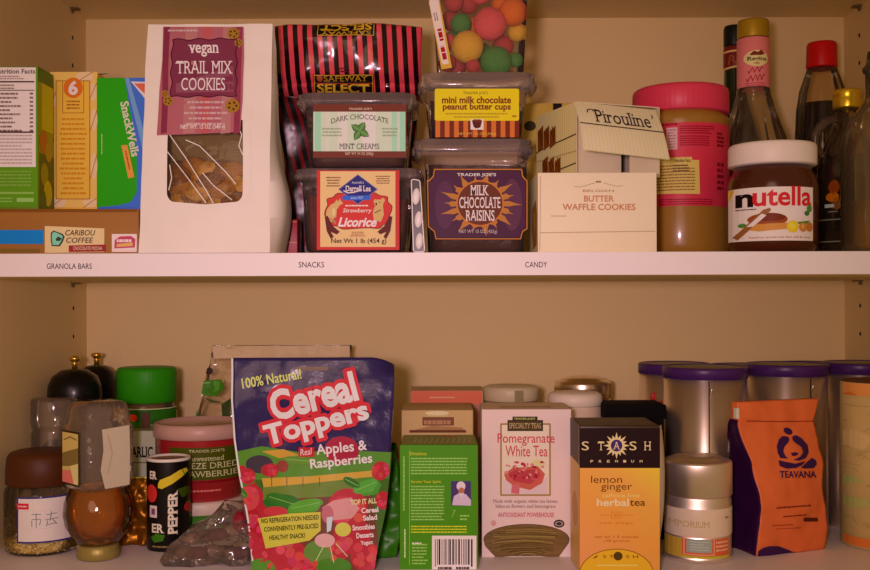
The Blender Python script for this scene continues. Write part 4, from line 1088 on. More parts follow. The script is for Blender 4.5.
# --- pepper mills
setG(.42)
blk = mat((22, 16, 12), rough=.3, g=.6, coat=.1); brass = mat((190, 130, 60), rough=.25, metal=.9, g=.6)
for (px, y, r, top, label) in ((75, .226, 26.5, 368, 'broad round black pepper mill with brass knob, nearest the left wall'), (97, .292, 20.5, 364, 'slimmer black pepper mill with brass knob, just behind the broad one')):
    t, k, z = cyl('pepper_mill', label, 'pepper mill', px, y, group=None)
    zt_ = ZP(top, y); R = r * k
    bm = lathe([(R * .9, 0), (R * .95, .004), (R * .8, .02), (R * .62, .05), (R * .7, .075), (R * .55, zt_ - .058), (R * .66, zt_ - .052)], seg=48); obj('mill_body', bm, blk, t, smooth=60)
    pr = [(R * .66, zt_ - .0515), (R * .9, zt_ - .044), (R, zt_ - .030), (R * .97, zt_ - .018), (R * .82, zt_ - .008), (R * .5, zt_ - .0015), (R * .15, zt_)]
    bm = lathe(pr, seg=48); dome = obj('dome_top', bm, blk, t, smooth=60)
    bm = lathe([(.0032, zt_ - .001), (.0028, zt_ + .004), (.0036, zt_ + .005), (.0036, zt_ + .006), (.0028, zt_ + .007), (.0052, zt_ + .009), (.0064, zt_ + .0115), (.0052, zt_ + .0135), (.001, zt_ + .0142)], seg=28); obj('knob', bm, brass, dome, smooth=60)
# --- clear grinder
setG(.5)
t, k, z = cyl('spice_grinder', 'clear cylindrical grinder with a stepped top, behind the brown lidded jar', 'grinder', 54.5, .164)
gl = clear((.96, .94, .89), rough=.09, ior=1.45, haze=.12, hazec=(.72, .58, .42))
bm = lathe([(21 * k, 0), (22 * k, .003), (22 * k, z(22, 434)), (20.5 * k, z(20, 431)), (21.5 * k, z(20, 428)), (22.5 * k, z(22, 424)), (22.5 * k, z(22, 402)), (21.5 * k, z(21, 399)), (10 * k, z(20, 398))], seg=48); obj('clear_shell', bm, gl, t, smooth=50)
bm = lathe([(15 * k, .003), (17 * k, .01), (17 * k, z(17, 470)), (2 * k, z(17, 468))], seg=40); obj('spice_fill', bm, mat((60, 44, 34), rough=.9, g=.5, bump=.8, bscale=500, vary=.4), t, smooth=60)
bm = lathe([(8 * k, z(10, 462)), (12 * k, z(10, 454)), (12 * k, z(10, 446)), (6 * k, z(10, 440))], seg=32); obj('grinder_core', bm, mat((28, 24, 24), rough=.3, g=.5), t, smooth=50)
# --- jar with brown lid and Chinese label
setG(.62)
t, k, z = cyl('grain_jar', 'round glass jar with brown lid and blue bordered white label, nearly empty', 'jar', 42, .106)
R = 35.5
gl2 = clear((.95, .92, .84), rough=.06, ior=1.42, haze=.03, hazec=(.55, .45, .32))
bm = lathe([(32 * k, 0), (35 * k, .003), (36 * k, .010), (36 * k, z(R, 497)), (34.5 * k, z(R, 491)), (31 * k, z(R, 488)), (31 * k, z(R, 482))], seg=64); obj('glass_body', bm, gl2, t, smooth=50)
bm = lathe([(33.5 * k, z(R, 487.5)), (34.5 * k, z(R, 486.5)), (34 * k, z(R, 470)), (33 * k, z(R, 460)), (30 * k, z(R, 455.5)), (25 * k, z(R, 454)), (3 * k, z(R, 453.6))], seg=64); obj('lid', bm, mat((72, 36, 22), rough=.5, g=.62), t, smooth=50)
bm = lathe([(30 * k, .002), (33 * k, .004), (34 * k, .009), (33.6 * k, z(R, 545)), (31 * k, z(R, 541)), (3 * k, z(R, 540))], seg=64)
bmesh.ops.subdivide_edges(bm, edges=bm.edges[:], cuts=1)
for v in bm.verts: v.co.z += .0022 * mnoise.noise(v.co * 220) if v.co.z > .008 else 0
obj('grain_fill', bm, mat((186, 138, 78), rough=.85, g=.62, bump=1.0, bscale=330, vary=.4), t, smooth=70)
bm = bmesh.new(); rg = random.Random(4)
for i in range(420):
    q = rg.uniform(0, 2 * PI); rr_ = 33.6 * k * (1 if i < 300 else math.sqrt(rg.random())); zz = rg.uniform(.003, z(R, 544)) if i < 300 else z(R, 542) + rg.uniform(-.001, .0035)
    s0 = len(bm.verts); blob(rr_ * math.cos(q), rr_ * math.sin(q), zz, .0022, .0013, .0012, bm=bm, sub=1)
    bm.verts.ensure_lookup_table(); bmesh.ops.rotate(bm, verts=bm.verts[s0:], cent=(rr_ * math.cos(q), rr_ * math.sin(q), zz), matrix=Matrix.Rotation(rg.uniform(0, 6), 3, 'Z') @ Matrix.Rotation(rg.uniform(-.8, .8), 3, 'Y'))
for f_ in bm.faces: f_.material_index = (f_.index // 20) % 3
bm.faces.ensure_lookup_table()
for i, f_ in enumerate(bm.faces): f_.material_index = (i // 20) % 3
og_ = obj('grains', bm, [mat((200, 152, 92), rough=.8, g=.6), mat((224, 182, 120), rough=.8, g=.6), mat((150, 104, 58), rough=.8, g=.6)], t, smooth=80); og_['kind'] = 'stuff'
a = Art(.62); bl = (54, 44, 96)
a.rect(16.5, 497.5, 82, 543.5, bl, 1); a.rect(18.2, 499, 82, 541.8, (206, 168, 160), 2); a.rect(16.5, 503.5, 29, 509.5, (190, 40, 52), 3)
a.fine(18, 505, 28, 508, 1, (226, 150, 150), 4)
for (cx_, st) in ((36, [((-4, -5), (4, -5)), ((-4, 0), (4, 0)), ((0, -6), (0, 1)), ((-4, 1), (-4, 7)), ((0, 1), (0, 8)), ((4, 1), (3, 6))]), (49, [((-4, -4), (4, -5)), ((0, -7), (-1, 2)), ((-5, 1), (5, 0)), ((-3, 2), (-4, 7)), ((1, 1), (4, 6)), ((-3, 6), (3, 5))]), (62, [((-4, -5), (4, -5)), ((-5, -1), (5, -1)), ((-2, -7), (-2, 6)), ((3, -1), (2, 7)), ((-4, 4), (4, 3))]), (74, [((-3, -5), (3, -5)), ((0, -6), (0, 6)), ((-4, 0), (4, 0))])):
    for p, q in st: a.line([(cx_ + p[0], 519.5 + p[1]), (cx_ + q[0], 519.5 + q[1])], .8, (120, 104, 112), 3)
for y_ in (511, 529): a.line([(24, y_), (80, y_ - .5)], .4, (214, 150, 150), 3)
a.build('front_label', t, cyl_map(t, 36.2 * k), cut=(3.5, 0), base=.0003)
# --- honey jar standing on its cap
setG(.62)
t, k, z = cyl('honey_bottle', 'clear honey bottle standing upside down on its gold cap, amber honey low inside', 'bottle', 98, .073)
t.rotation_euler = (0, 0, math.radians(46))
amb = clear((.95, .64, .18), rough=.06, ior=1.3, haze=.30, hazec=(.68, .29, .03), bump=.15, bscale=70)
clr = clear((.97, .95, .90), rough=.09, ior=1.5, haze=.12, hazec=(.80, .66, .48), bump=.6, bscale=70)
bm = lathe([(18.6 * k, 0), (20.5 * k, .0012), (20.6 * k, .0085), (20 * k, .0095), (20 * k, .0125), (18 * k, .0135), (2 * k, .0137)], seg=64, fr=lambda a_, rr, z_: rr * (1 + .008 * math.cos(a_ * 40))); obj('cap', bm, mat((138, 106, 58), rough=.4, metal=.35, g=.62), t, smooth=50)
Rb = 33.5
bm = lathe([(17 * k, .0137), (20 * k, .0145), (26 * k, z(Rb, 541)), (32 * k, z(Rb, 530)), (33.8 * k, z(Rb, 518)), (32.5 * k, z(Rb, 506)), (29 * k, z(Rb, 497)), (27 * k, z(Rb, 492))], seg=56, cap1=False); obj('neck_bulge', bm, clear((.97, .90, .76), rough=.05, ior=1.5, haze=.02, hazec=(.6, .4, .2), bump=.25, bscale=60), t, smooth=60)
bm = lathe([(15 * k, .0142), (18 * k, .0152), (24.6 * k, z(Rb, 541)), (30.6 * k, z(Rb, 530)), (32.4 * k, z(Rb, 518)), (31 * k, z(Rb, 506)), (27.6 * k, z(Rb, 497)), (24 * k, z(Rb, 489)), (2 * k, z(Rb, 487))], seg=56); obj('honey', bm, amb, t, smooth=60)
zb0, zb1 = z(Rb, 493), ZP(402, .073 - .02)
bm = tub_loft([(zb0, .0215, .0215, .015), (zb0 + .003, .0255, .0255, .014), (zb0 + .012, .0265, .0265, .013), (zb1 - .024, .0268, .0268, .013), (zb1 - .022, .0255, .0255, .014), (zb1 - .010, .0245, .0245, .014), (zb1 - .003, .0225, .0225, .013), (zb1, .0185, .0185, .011)], n=6, cap0=False); obj('clear_body', bm, clr, t, smooth=60)
hb = .0269
a = Art(.62); a.rect(0, 0, 20, 28, (50, 34, 26), 1); a.rect(1, 1, 19, 27, (190, 146, 84), 2); a.poly([(1, 12), (19, 8), (19, 17), (1, 19)], (120, 88, 50), 3); a.poly([(1, 21), (12, 20), (14, 27), (1, 27)], (206, 96, 90), 3); a.poly([(10, 18), (19, 16), (19, 27), (14, 27)], (214, 180, 110), 3); a.line([(3, 5), (10, 3), (17, 4)], .8, (130, 90, 60), 3)
zh = (zb0 + .006, zb1 - .026)
a.build('front_label', t, plane_map(0, 0, 20, 28, (-hb, .017, zh[1]), (-hb, -.017, zh[1]), (-hb, .017, zh[0])), base=.0004)
a = Art(.62); a.poly([(1, 0), (20, -1), (20.5, 12), (20, 29), (3, 29.5), (0, 20), (2, 10)], (176, 140, 120), 1); a.line([(5, 3), (8, 12), (5, 22)], .5, (150, 116, 98), 2)
a.build('back_label', t, plane_map(0, 0, 20, 28, (-.012, -hb, zh[1] + .002), (.017, -hb, zh[1] + .002), (-.012, -hb, zh[0])), base=.0004)
# --- gold foil packet
setG(.55)
t = thing('foil_packet', 'crumpled gold foil packet standing behind the honey bottle', 'packet', (WX(131, .125), .135, .0003)); c_ = t.location.x
secs = [(0, -.0185, .0175, -.014, .012), (.01, -.018, .0185, -.015, .013), (.03, -.0165, .0185, -.010, .009), (.055, -.014, .0185, -.004, .004), (ZP(478, .13), -.012, .0175, -.001, .001)]
bmb, Sg = bag_loft(secs, nu=18, nd=5, crinkle=.006, cs=75, seed=21); foilb = obj('foil_body', bmb, mat((120, 66, 14), rough=.34, metal=.7, g=.6, bump=.5, bscale=90, vary=.3), t, smooth=30)
bm = tube([Sg(u / 10, 1) + Vector((0, -.001, .0005)) for u in range(11)], .0008, 6); obj('crimped_edge', bm, mat((226, 176, 60), rough=.25, metal=.8, g=.55), foilb, smooth=60)
# --- green lid jar
setG(.48)
t, k, z = cyl('herb_jar', 'clear jar with bright green screw lid and dark green label, near the back', 'jar', 147, .238)
R = 29
bm = lathe([(27.5 * k, z(R, 403.5)), (29 * k, z(R, 402.5)), (29 * k, z(R, 372)), (28 * k, z(R, 369)), (26 * k, z(R, 368)), (2 * k, z(R, 367.5))], seg=150, fr=lambda a_, rr, z_: rr * (1 + .004 * math.cos(a_ * 50))); obj('lid', bm, mat((44, 110, 6), rough=.45, g=.62, spec=.2), t, smooth=50)
bm = lathe([(27 * k, 0), (29 * k, .003), (29 * k, z(R, 414)), (26 * k, z(R, 407)), (26 * k, z(R, 402))], seg=48); obj('glass_body', bm, clear((.7, .62, .44), rough=.06, ior=1.5, haze=.2, hazec=(.30, .24, .14)), t, smooth=50)
bm = lathe([(26 * k, .003), (27.5 * k, .006), (27.5 * k, z(R, 436)), (3 * k, z(R, 434))], seg=40); obj('herb_fill', bm, mat((70, 62, 30), rough=.9, g=.5, bump=.8, bscale=260, vary=.5), t, smooth=50)
a = Art(.5); a.rect(121, 409, 171, 437, (38, 62, 22), 1); a.rect(121, 409, 171, 410, (150, 140, 100), 2); a.rect(170, 409, 171.4, 432, (160, 150, 110), 2); a.ell(133, 418, 4.5, 3.6, (176, 44, 24), 2.5); a.ell(134, 426, 8, 5, (52, 80, 26), 2); a.rect(142, 413, 149, 430, (70, 36, 26), 2); a.rect(150, 411, 169, 420, (40, 76, 26), 2); a.fine(150, 424, 168, 430, 2, (110, 110, 66), 2)
a.build('front_label', t, cyl_map(t, 29.2 * k), cut=(3, 0))
# --- garlic powder box
t = carton('garlic_box', 'small pale grey carton with black letters, wedged between honey bottle and red tub', 'box', WX(127, .17), WX(155.5, .17), .168, .026, .0003, ZP(430, .17), mat((128, 108, 88), rough=.5, g=.5))
a = Art(.5); a.rect(127, 431, 155, 520, (140, 122, 102), 0); a.text('GARLIC', 139.5, 452, 27, 11, (28, 20, 18), 1, bold=.03, serif=True); a.ell(131, 444, 2.5, 4, (176, 50, 24), 1); a.rect(127, 462, 155, 463, (80, 60, 40), 1)
a.build('front_panel', t, flat_map(t, .168))
# --- pepper can
setG(.68)
t, k, z = cyl('pepper_can', 'black cylindrical pepper can with white rim, printed with vegetables', 'can', 168.5, .112)
R = 21.3; blc = mat((30, 26, 20), rough=.35, g=.68)
bm = lathe([(20.5 * k, 0), (21.2 * k, .001), (21.3 * k, z(R, 461))], seg=60, cap1=False); obj('can_body', bm, blc, t, smooth=50)
bm = lathe([(20.8 * k, z(R, 462)), (21.8 * k, z(R, 461.6)), (21.9 * k, z(R, 459.6)), (21 * k, z(R, 458.8)), (19.2 * k, z(R, 459)), (18.8 * k, z(R, 460.8)), (2 * k, z(R, 460.9))], seg=60, cap0=False, mis=[0, 0, 0, 0, 0, 1, 1]); obj('rimmed_lid', bm, [mat((222, 180, 168), rough=.4, g=.75), mat((118, 80, 64), rough=.6, g=.7)], t, smooth=50)
a = Art(.68); wl = (212, 170, 150)
a.poly([(158, 484), (160, 480), (170, 476), (178, 471), (183, 469.5), (184, 473), (180, 478), (172, 484), (162, 489), (158, 488)], (196, 150, 40), 1); a.line([(180, 471), (182, 476)], 1, (90, 120, 40), 2)
a.ell(151, 494, 6, 9, (184, 44, 40), 1); a.ell(184.5, 509, 3, 5, (170, 40, 40), 1); a.poly([(182, 504), (188, 503), (185, 506)], (60, 100, 40), 2); a.poly([(150, 538), (156, 534), (165, 535), (163, 541), (154, 543)], (60, 96, 30), 1); a.poly([(176, 490), (184, 488), (186, 496), (180, 499)], (60, 66, 24), 1)
a.text('ER', 153, 475.5, 8, 8, wl, 2, bold=.03, serif=True); a.text('ER', 158, 528.5, 13, 9, wl, 2, bold=.03, serif=True)
a.text('PEPPER', 172, 513, 44, 8.5, wl, 2, rot=-PI / 2, bold=.04, serif=True)
a.rect(149, 506, 157, 518, (200, 156, 150), 2); a.rect(151, 509, 155, 515, (110, 60, 90), 3); a.fine(152, 545, 185, 549, 1, (120, 90, 60), 2)
a.build('wrap_print', t, cyl_map(t, 21.4 * k), cut=(2.5, 0))
# --- white lidded tub under the strawberry tub
setG(.55)
yS = .184
t, k, z = cyl('lower_tub', 'green tub with a white lid, underneath the red strawberry tub', 'tub', 201, yS)
R = 43; zw0, zw1 = z(R, 516), z(R, 503.5)
bm = lathe([(36 * k, 0), (40 * k, .002), (41 * k, zw0 + .001)], seg=60); obj('tub_body', bm, mat((52, 88, 30), rough=.4, g=.5), t, smooth=50)
bm = lathe([(42 * k, zw0), (43 * k, zw0 + .001), (43 * k, zw1 - .002), (42 * k, zw1), (3 * k, zw1)], seg=60); obj('lid', bm, mat((196, 150, 134), rough=.4, g=.6), t, smooth=50)
base = .0003 + zw1 + .0003
t, k, z = cyl('strawberry_tub', 'red tub of freeze dried strawberries with translucent lid and green label', 'tub', 201, yS, base=base)
R = 44
bm = lathe([(38 * k, 0), (40 * k, .002), (43.5 * k, z(R, 442)), (44 * k, z(R, 437))], seg=60, cap1=False); obj('tub_body', bm, mat((142, 34, 36), rough=.3, g=.6, coat=.3), t, smooth=50)
bm = lathe([(44.6 * k, z(R, 440.5)), (46.4 * k, z(R, 439.5)), (46.8 * k, z(R, 434)), (46.2 * k, z(R, 428)), (44.6 * k, z(R, 425.6)), (42.5 * k, z(R, 425.4)), (41.6 * k, z(R, 428)), (3 * k, z(R, 428))], seg=60, cap0=False); obj('lid', bm, mat((172, 116, 104), rough=.35, g=.62), t, smooth=50)
a = Art(.55); a.poly([(168, 448), (240, 448), (239, 481), (170, 481)], (66, 62, 24), 1); tx = (176, 150, 106)
a.text("TRADER JOE'S", 205, 451.8, 33, 3.6, tx, 2, serif=True); a.text('unsweetened', 204, 459, 34, 5, tx, 2, serif=True); a.text('FREEZE DRIED', 205, 466.3, 56, 6, tx, 2, serif=True); a.text('STRAWBERRIES', 205, 474.8, 62, 6, tx, 2, serif=True)
a.fine(180, 490, 222, 494, 1, (190, 90, 80), 1, center=True); a.rect(160, 482, 244, 484, (110, 26, 28), .5)
a.build('front_label', t, cyl_map(t, 0, rz=lambda zz: (40 + 3.7 * max(0, min(1, (zz - .002) / (z(R, 437) - .002)))) * k + .0002) if False else (lambda px, py, h: (lambda w: (lambda rr, xx: Vector(((rr + h) * math.sin(math.asin(max(-.999, min(.999, xx / rr)))), -(rr + h) * math.cos(math.asin(max(-.999, min(.999, xx / rr)))), w.z - base)))((40 + 3.8 * (w.z - base) / z(R, 439)) * k, w.x - t.location.x))(W(px, py, yS - R * k))), cut=(4, 8), base=.0006)
# --- small crinkled clear bag on the shelf
setG(.7)
t = thing('clear_bag', 'small crumpled clear plastic bag of dried pieces lying in front of the red tub', 'bag', (WX(211, .06), .068, .0003)); c_ = t.location.x
def xx(px): return WX(px, .055) - c_
secs = [(0, xx(168), xx(250), -.028, .026), (.006, xx(166), xx(253), -.033, .028), (.016, xx(170), xx(252), -.028, .024), (.028, xx(190), xx(251), -.018, .018), (.040, xx(208), xx(250), -.008, .012), (ZP(503, .06), xx(222), xx(244), 0, .006)]
bmb, Sb = bag_loft(secs, nu=36, nd=8, crinkle=.008, cs=52, seed=4); obj('film', bmb, clear((.95, .92, .89), rough=.12, ior=1.5, haze=.11, hazec=(.66, .52, .46), bump=.9, bscale=85), t, smooth=40)
for i in range(10):
    px = 182 + i * 7; zz = .006 + .011 * (i % 2) + .0012 * i * (i % 2)
    bm = blob(0, 0, 0, .010, .009, .0055, sub=3, nz=.35, ns=2.4, seed=i * 3)
    o = obj('dried_piece', bm, mat(((92, 60, 46), (120, 82, 62), (84, 40, 36))[i % 3], rough=.7, g=.7, bump=.6, bscale=200, vary=.3), None, smooth=80, loc=(WX(px, .06), .066 + .005 * math.sin(i * 2.1), zz + .0008))
    tag(o, 'brown dried piece inside the small crumpled clear bag', 'dried fruit', 'dried pieces in the small clear bag')
bm = blob(xx(238), -.004, .036, .008, .010, .010, sub=3, nz=.3, ns=2.5, seed=44)
obj('red_contents', bm, mat((136, 30, 40), rough=.5, g=.7, bump=.5, bscale=160, vary=.3), t, smooth=70)
# --- tall clear bag at the back
setG(.5)
yk = .265
t = thing('tall_clear_bag', 'tall clear plastic bag with pale header strip and green leaf print, behind the cereal pouch', 'bag', (WX(280, yk), yk + .012, .0003)); c_ = t.location.x
xx = lambda px: WX(px, yk, 380) - c_
zt_ = ZP(345.5, yk)
secs = [(0, xx(194), xx(356), -.022, .020), (.02, xx(192), xx(358), -.026, .024), (.10, xx(196), xx(354), -.018, .016), (zt_ - .016, xx(209), xx(351), -.003, .003), (zt_, xx(211), xx(351), -.0008, .0008)]
bmb, Sk = bag_loft(secs, nu=34, nd=6, crinkle=.005, cs=35, seed=12); film = obj('film', bmb, clear((.96, .93, .88), rough=.12, ior=1.38, haze=.06, hazec=(.55, .42, .32), bump=.6, bscale=60), t, smooth=40)
wmk = bag_wmap(t, Sk)
a = Art(.5); a.poly([(212, 346), (350, 345.5), (350, 357), (213, 358.5)], (176, 132, 102), 1); a.build('header_strip', film, wmk, cut=(8, 4), base=.0012)
a = Art(.5); gr_ = (56, 92, 28)
a.poly([(200, 381), (222, 379), (225, 388), (217, 396), (200, 395)], gr_, 1).ell(209, 371, 4, 3.6, (50, 34, 30), 1).poly([(188, 394), (196, 408), (201, 420), (181, 418)], (48, 80, 26), 1).ell(199.5, 395, 4, 1.8, (214, 180, 166), 2).poly([(204, 397), (214, 400), (222, 402), (212, 403)], (70, 66, 40), 1)
a.line([(203, 383), (212, 382.5)], .8, (130, 150, 90), 2); a.poly([(213, 381), (221, 381), (220, 390), (214, 392)], (74, 112, 40), 2); a.poly([(222, 404), (231, 398), (231, 416), (223, 418)], (44, 50, 22), 1); a.ell(196, 360, 2, 2, (70, 50, 40), 1).ell(202, 362, 1, 1, (70, 50, 40), 1).ell(212, 355, 1.6, 3, (90, 66, 54), 1)
a.build('leaf_print', film, wmk, cut=(6, 6), base=.0012)
# --- green leafy bag right of the pouch
setG(.7)
t = thing('green_bag', 'crumpled green leaf printed bag half hidden between cereal pouch and green tea box', 'bag', (WX(374, .1), .1, .0003)); c_ = t.location.x
xx = lambda px: WX(px, .09) - c_
secs = [(0, xx(348), xx(396), -.028, .03), (.012, xx(346), xx(399), -.032, .034), (.045, xx(348), xx(400), -.026, .03), (.075, xx(350), xx(398), -.016, .02), (ZP(443, .1), xx(352), xx(394), -.003, .004)]
bmb, Sl = bag_loft(secs, nu=20, nd=8, crinkle=.010, cs=45, seed=31); obj('bag_body', bmb, mat((52, 96, 26), rough=.35, g=.7, bump=.5, bscale=60, vary=.35), t, smooth=60)
# --- cereal pouch
setG(.9)
t = thing('cereal_topper_pouch', 'large purple stand-up pouch with red outlined lettering and fruit pictures, front of lower shelf', 'pouch', (WX(313, .02), .036, .0003)); c_ = t.location.x
zt_ = ZP(357.5, .05)
EL = [(357, 232), (400, 232.5), (440, 235), (475, 240), (510, 247), (540, 251), (574, 254)]
ER = [(357, 394), (400, 393.5), (440, 391.5), (475, 389), (510, 385), (540, 378), (574, 373)]
def ed(T, py):
    for (p0, x0_), (p1, x1_) in zip(T[:-1], T[1:]):
        if py <= p1: return x0_ + (x1_ - x0_) * (py - p0) / (p1 - p0)
    return T[-1][1]
secs = []
for i in range(15):
    v = i / 14; yf = .010 + .040 * v; py = 574 - 217 * v
    secs.append((zt_ * v, WX(ed(EL, py), yf, py) - c_, WX(ed(ER, py), yf, py) - c_, yf - .036, yf - .036 + .050 * max(0, 1 - v / .8) + .0016))
bmb, Sc = bag_loft(secs, nu=56, nd=5, bulge=lambda u, v: .010 * math.sin(PI * u) * math.sin(PI * min(1, v / .8)) if v < .8 else 0, crinkle=.0017, cs=34, seed=17)
for v in bmb.verts:   # top right corner curls back and down
    q = (v.co.x - .048) / .02; p_ = (v.co.z - zt_ + .016) / .016
    if q > 0 and p_ > 0: v.co.y += .010 * q * q * p_; v.co.z -= .006 * q * q * p_
    # hang hole dip along the top edge
purp = mat((50, 37, 78), rough=.22, g=.88, bump=.6, bscale=55, vary=.05, coat=.4)
obj('pouch_body', bmb, [purp, mat((200, 176, 176), rough=.4, g=.8), mat((190, 170, 170), rough=.4, g=.8)], t, smooth=60)
wc = bag_wmap(t, Sc)
a = Art(.9)
gn, rd2, yl = (64, 118, 36), (186, 42, 52), (206, 176, 66)
# printed scenery
a.poly([(232, 452), (394, 452), (392, 480), (386, 512), (376, 576), (252, 576), (246, 520)], (74, 96, 40), .4)
a.poly([(234, 452), (262, 446), (300, 452), (340, 450), (391, 452), (389, 478), (310, 484), (240, 478)], (92, 128, 48), 1)
a.poly([(262, 451), (284, 449), (300, 455), (280, 458)], (206, 140, 60), 1.5); a.poly([(262, 478), (310, 476), (376, 470), (376, 476), (310, 483), (264, 487)], (206, 146, 60), 2)
for x in (272, 287, 303, 320): a.line([(x, 477), (x, 486)], .8, (110, 80, 40), 2.4)
a.poly([(264, 484), (330, 479), (372, 480), (372, 500), (300, 506), (262, 500)], (112, 120, 52), 1.6)
a.ell(260, 464, 14, 9, (70, 56, 66), 2); a.ell(268, 470, 7, 6, (170, 50, 50), 2.3); a.ell(242, 473, 6, 8, rd2, 2); a.ell(246, 480, 10, 8, gn, 2.2); a.ell(283, 466, 6, 6, (150, 60, 50), 2.2)
a.poly([(236, 490), (256, 482), (262, 500), (270, 512), (262, 540), (250, 556), (248, 530)], rd2, 2.6); a.ell(250, 498, 10, 12, (206, 66, 72), 3); a.ell(254, 525, 9, 16, (176, 36, 46), 3); a.ell(262, 548, 11, 10, (190, 46, 56), 2.8)
a.ell(282, 502, 18, 8, (52, 100, 40), 2.8); a.ell(300, 507, 20, 7, (84, 140, 40), 2.6); a.ell(276, 511, 12, 5, (200, 56, 62), 3)
a.poly([(355, 488), (361, 480), (376, 478), (382, 484), (378, 494), (360, 496)], (74, 136, 44), 2.4); a.ell(366, 487, 9, 5, (104, 160, 62), 2.8); a.ell(380, 473, 8, 7, (190, 40, 48), 2.8)
a.poly([(262, 500), (372, 494), (378, 540), (372, 574), (256, 574), (262, 540)], (120, 60, 46), 2.2)
rnd = random.Random(5)
def berry(cx, cy, r, c):
    a.ell(cx, cy, r, r, c, 3)
    for _ in range(11):
        q = rnd.uniform(0, 6.28); w_ = rnd.uniform(.2, .8) * r; a.ell(cx + w_ * math.cos(q), cy + w_ * math.sin(q), r * .24, r * .24, (min(255, c[0] + rnd.randint(8, 34)), c[1] + rnd.randint(4, 34), c[2] + rnd.randint(4, 30)), 3.4)
for (x, y, r) in ((290, 558, 19), (272, 560, 12), (308, 566, 13), (348, 508, 20), (352, 535, 19), (366, 556, 15), (338, 548, 13)): berry(x, y, r, (186, 46, 56))
a.ell(262, 568, 14, 10, (84, 130, 40), 3.2); a.ell(318, 552, 14, 12, (104, 128, 58), 3.1); a.ell(334, 566, 18, 9, (78, 120, 40), 3.2)
a.poly([(323, 507), (334, 500), (352, 497), (360, 508), (352, 518), (332, 520), (324, 515)], (214, 132, 132), 4); a.ell(328, 514, 6, 9, (190, 96, 104), 4.4); a.poly([(327, 517), (333, 516), (331, 530), (327, 532)], (200, 190, 196), 4.6); a.ell(343, 529, 8, 7, (206, 180, 76), 4.2); a.ell(325, 540, 10, 7, (220, 150, 150), 4.1)
for (x0_, y0_, x1_, y1_) in ((324, 545, 316, 560), (330, 545, 334, 562), (336, 543, 348, 556)): a.line([(x0_, y0_), (x1_, y1_)], .8, (200, 196, 130), 4.5)
for (x, y, r) in ((252, 496, 12), (258, 522, 12), (250, 540, 9), (262, 552, 10), (248, 476, 8), (381, 470, 9), (384, 500, 9), (272, 470, 7)): berry(x, y, r, (184, 44, 56))
for (x, y, rx, ry, rt, c) in ((282, 500, 16, 6, .3, (58, 108, 40)), (306, 505, 18, 6, -.2, (92, 146, 46)), (366, 486, 13, 6, -.4, (86, 150, 54)), (352, 482, 9, 4, .5, (52, 100, 34)), (300, 460, 16, 4, .1, (104, 130, 50)), (242, 492, 7, 4, .8, (60, 112, 36))):
    a.ell(x, y, rx, ry, c, 3.6, rot=rt); a.line([(x - rx * .8 * math.cos(rt), y - rx * .8 * math.sin(rt)), (x + rx * .8 * math.cos(rt), y + rx * .8 * math.sin(rt))], .6, (140, 176, 90), 4.0)
# banner
a.poly([(258, 518), (290, 513), (321, 511.5), (321, 530), (310, 540), (266, 548)], yl, 5)
dkt = (60, 52, 26)
for (t_, cx, cy, w_) in (('NO REFRIGERATION NEEDED', 290.5, 518.5, 58), ('CONVENIENTLY PRE-SLICED', 291.5, 527, 55), ('HEALTHY SNACK!', 287.5, 536, 36)): a.text(t_, cx, cy, w_, 4.8, dkt, 6, rot=-.07, bold=.02)
# right column list
for (t_, cx, cy, w_) in (('TOP IT ALL', 364, 501, 26), ('Cereal', 370, 509.5, 17), ('Salad', 370, 517, 14), ('Smoothies', 363.5, 526.5, 22), ('Desserts', 365, 534.5, 17), ('Yogurt', 367, 542.5, 12)): a.text(t_, cx, cy, w_, 5.4, (226, 206, 140) if t_[0] == 'T' else (234, 214, 196), 6, rot=-.08, bold=.03)
# headline
a.text('100% Natural!', 272, 378.5, 60, 10.5, (212, 196, 110), 4, rot=-.17, bold=.02)
out_, in_ = (212, 50, 58), (226, 206, 214)
def big(t_, cx, cy, w_, h_, rot):
    for (dx, dy) in ((0, 0), (1.2, 0), (-1.2, 0), (0, 1.3), (0, -1.3)):
        a.text(t_, cx + dx, cy + dy, w_ + 4.5, h_ + 5.0, out_, 4, rot=rot, bold=.11)
    a.text(t_, cx, cy, w_, h_, in_, 5.4, rot=rot, bold=.035)
big('Cereal', 313, 396, 88, 31, -.25); big('Toppers', 317, 425, 106, 27, -.26)
a.rect(299, 447, 315, 456.5, (196, 40, 50), 4); a.text('Real', 306.5, 451.5, 12, 6.5, (236, 206, 206), 5, rot=-.12, shear=.2)
a.ell(342, 450, 17, 14, (170, 40, 60), 3); a.text('Apples &', 342, 448.5, 50, 13.5, (230, 204, 206), 5, rot=-.1, bold=.02); a.text('Raspberries', 341.5, 462, 62, 12.5, (230, 204, 206), 5, rot=-.1, bold=.02)
a.rect(297, 366.5, 329, 370.5, (128, 94, 84), 2)
a.line([(232.6, 358.5), (232.8, 400), (235.2, 440), (240.2, 475), (247, 510), (251, 540), (254, 573)], 1.8, (222, 196, 190), 3)
a.build('front_print', t, wc, cut=(3.5, 4), base=.0009, dh=.00022)

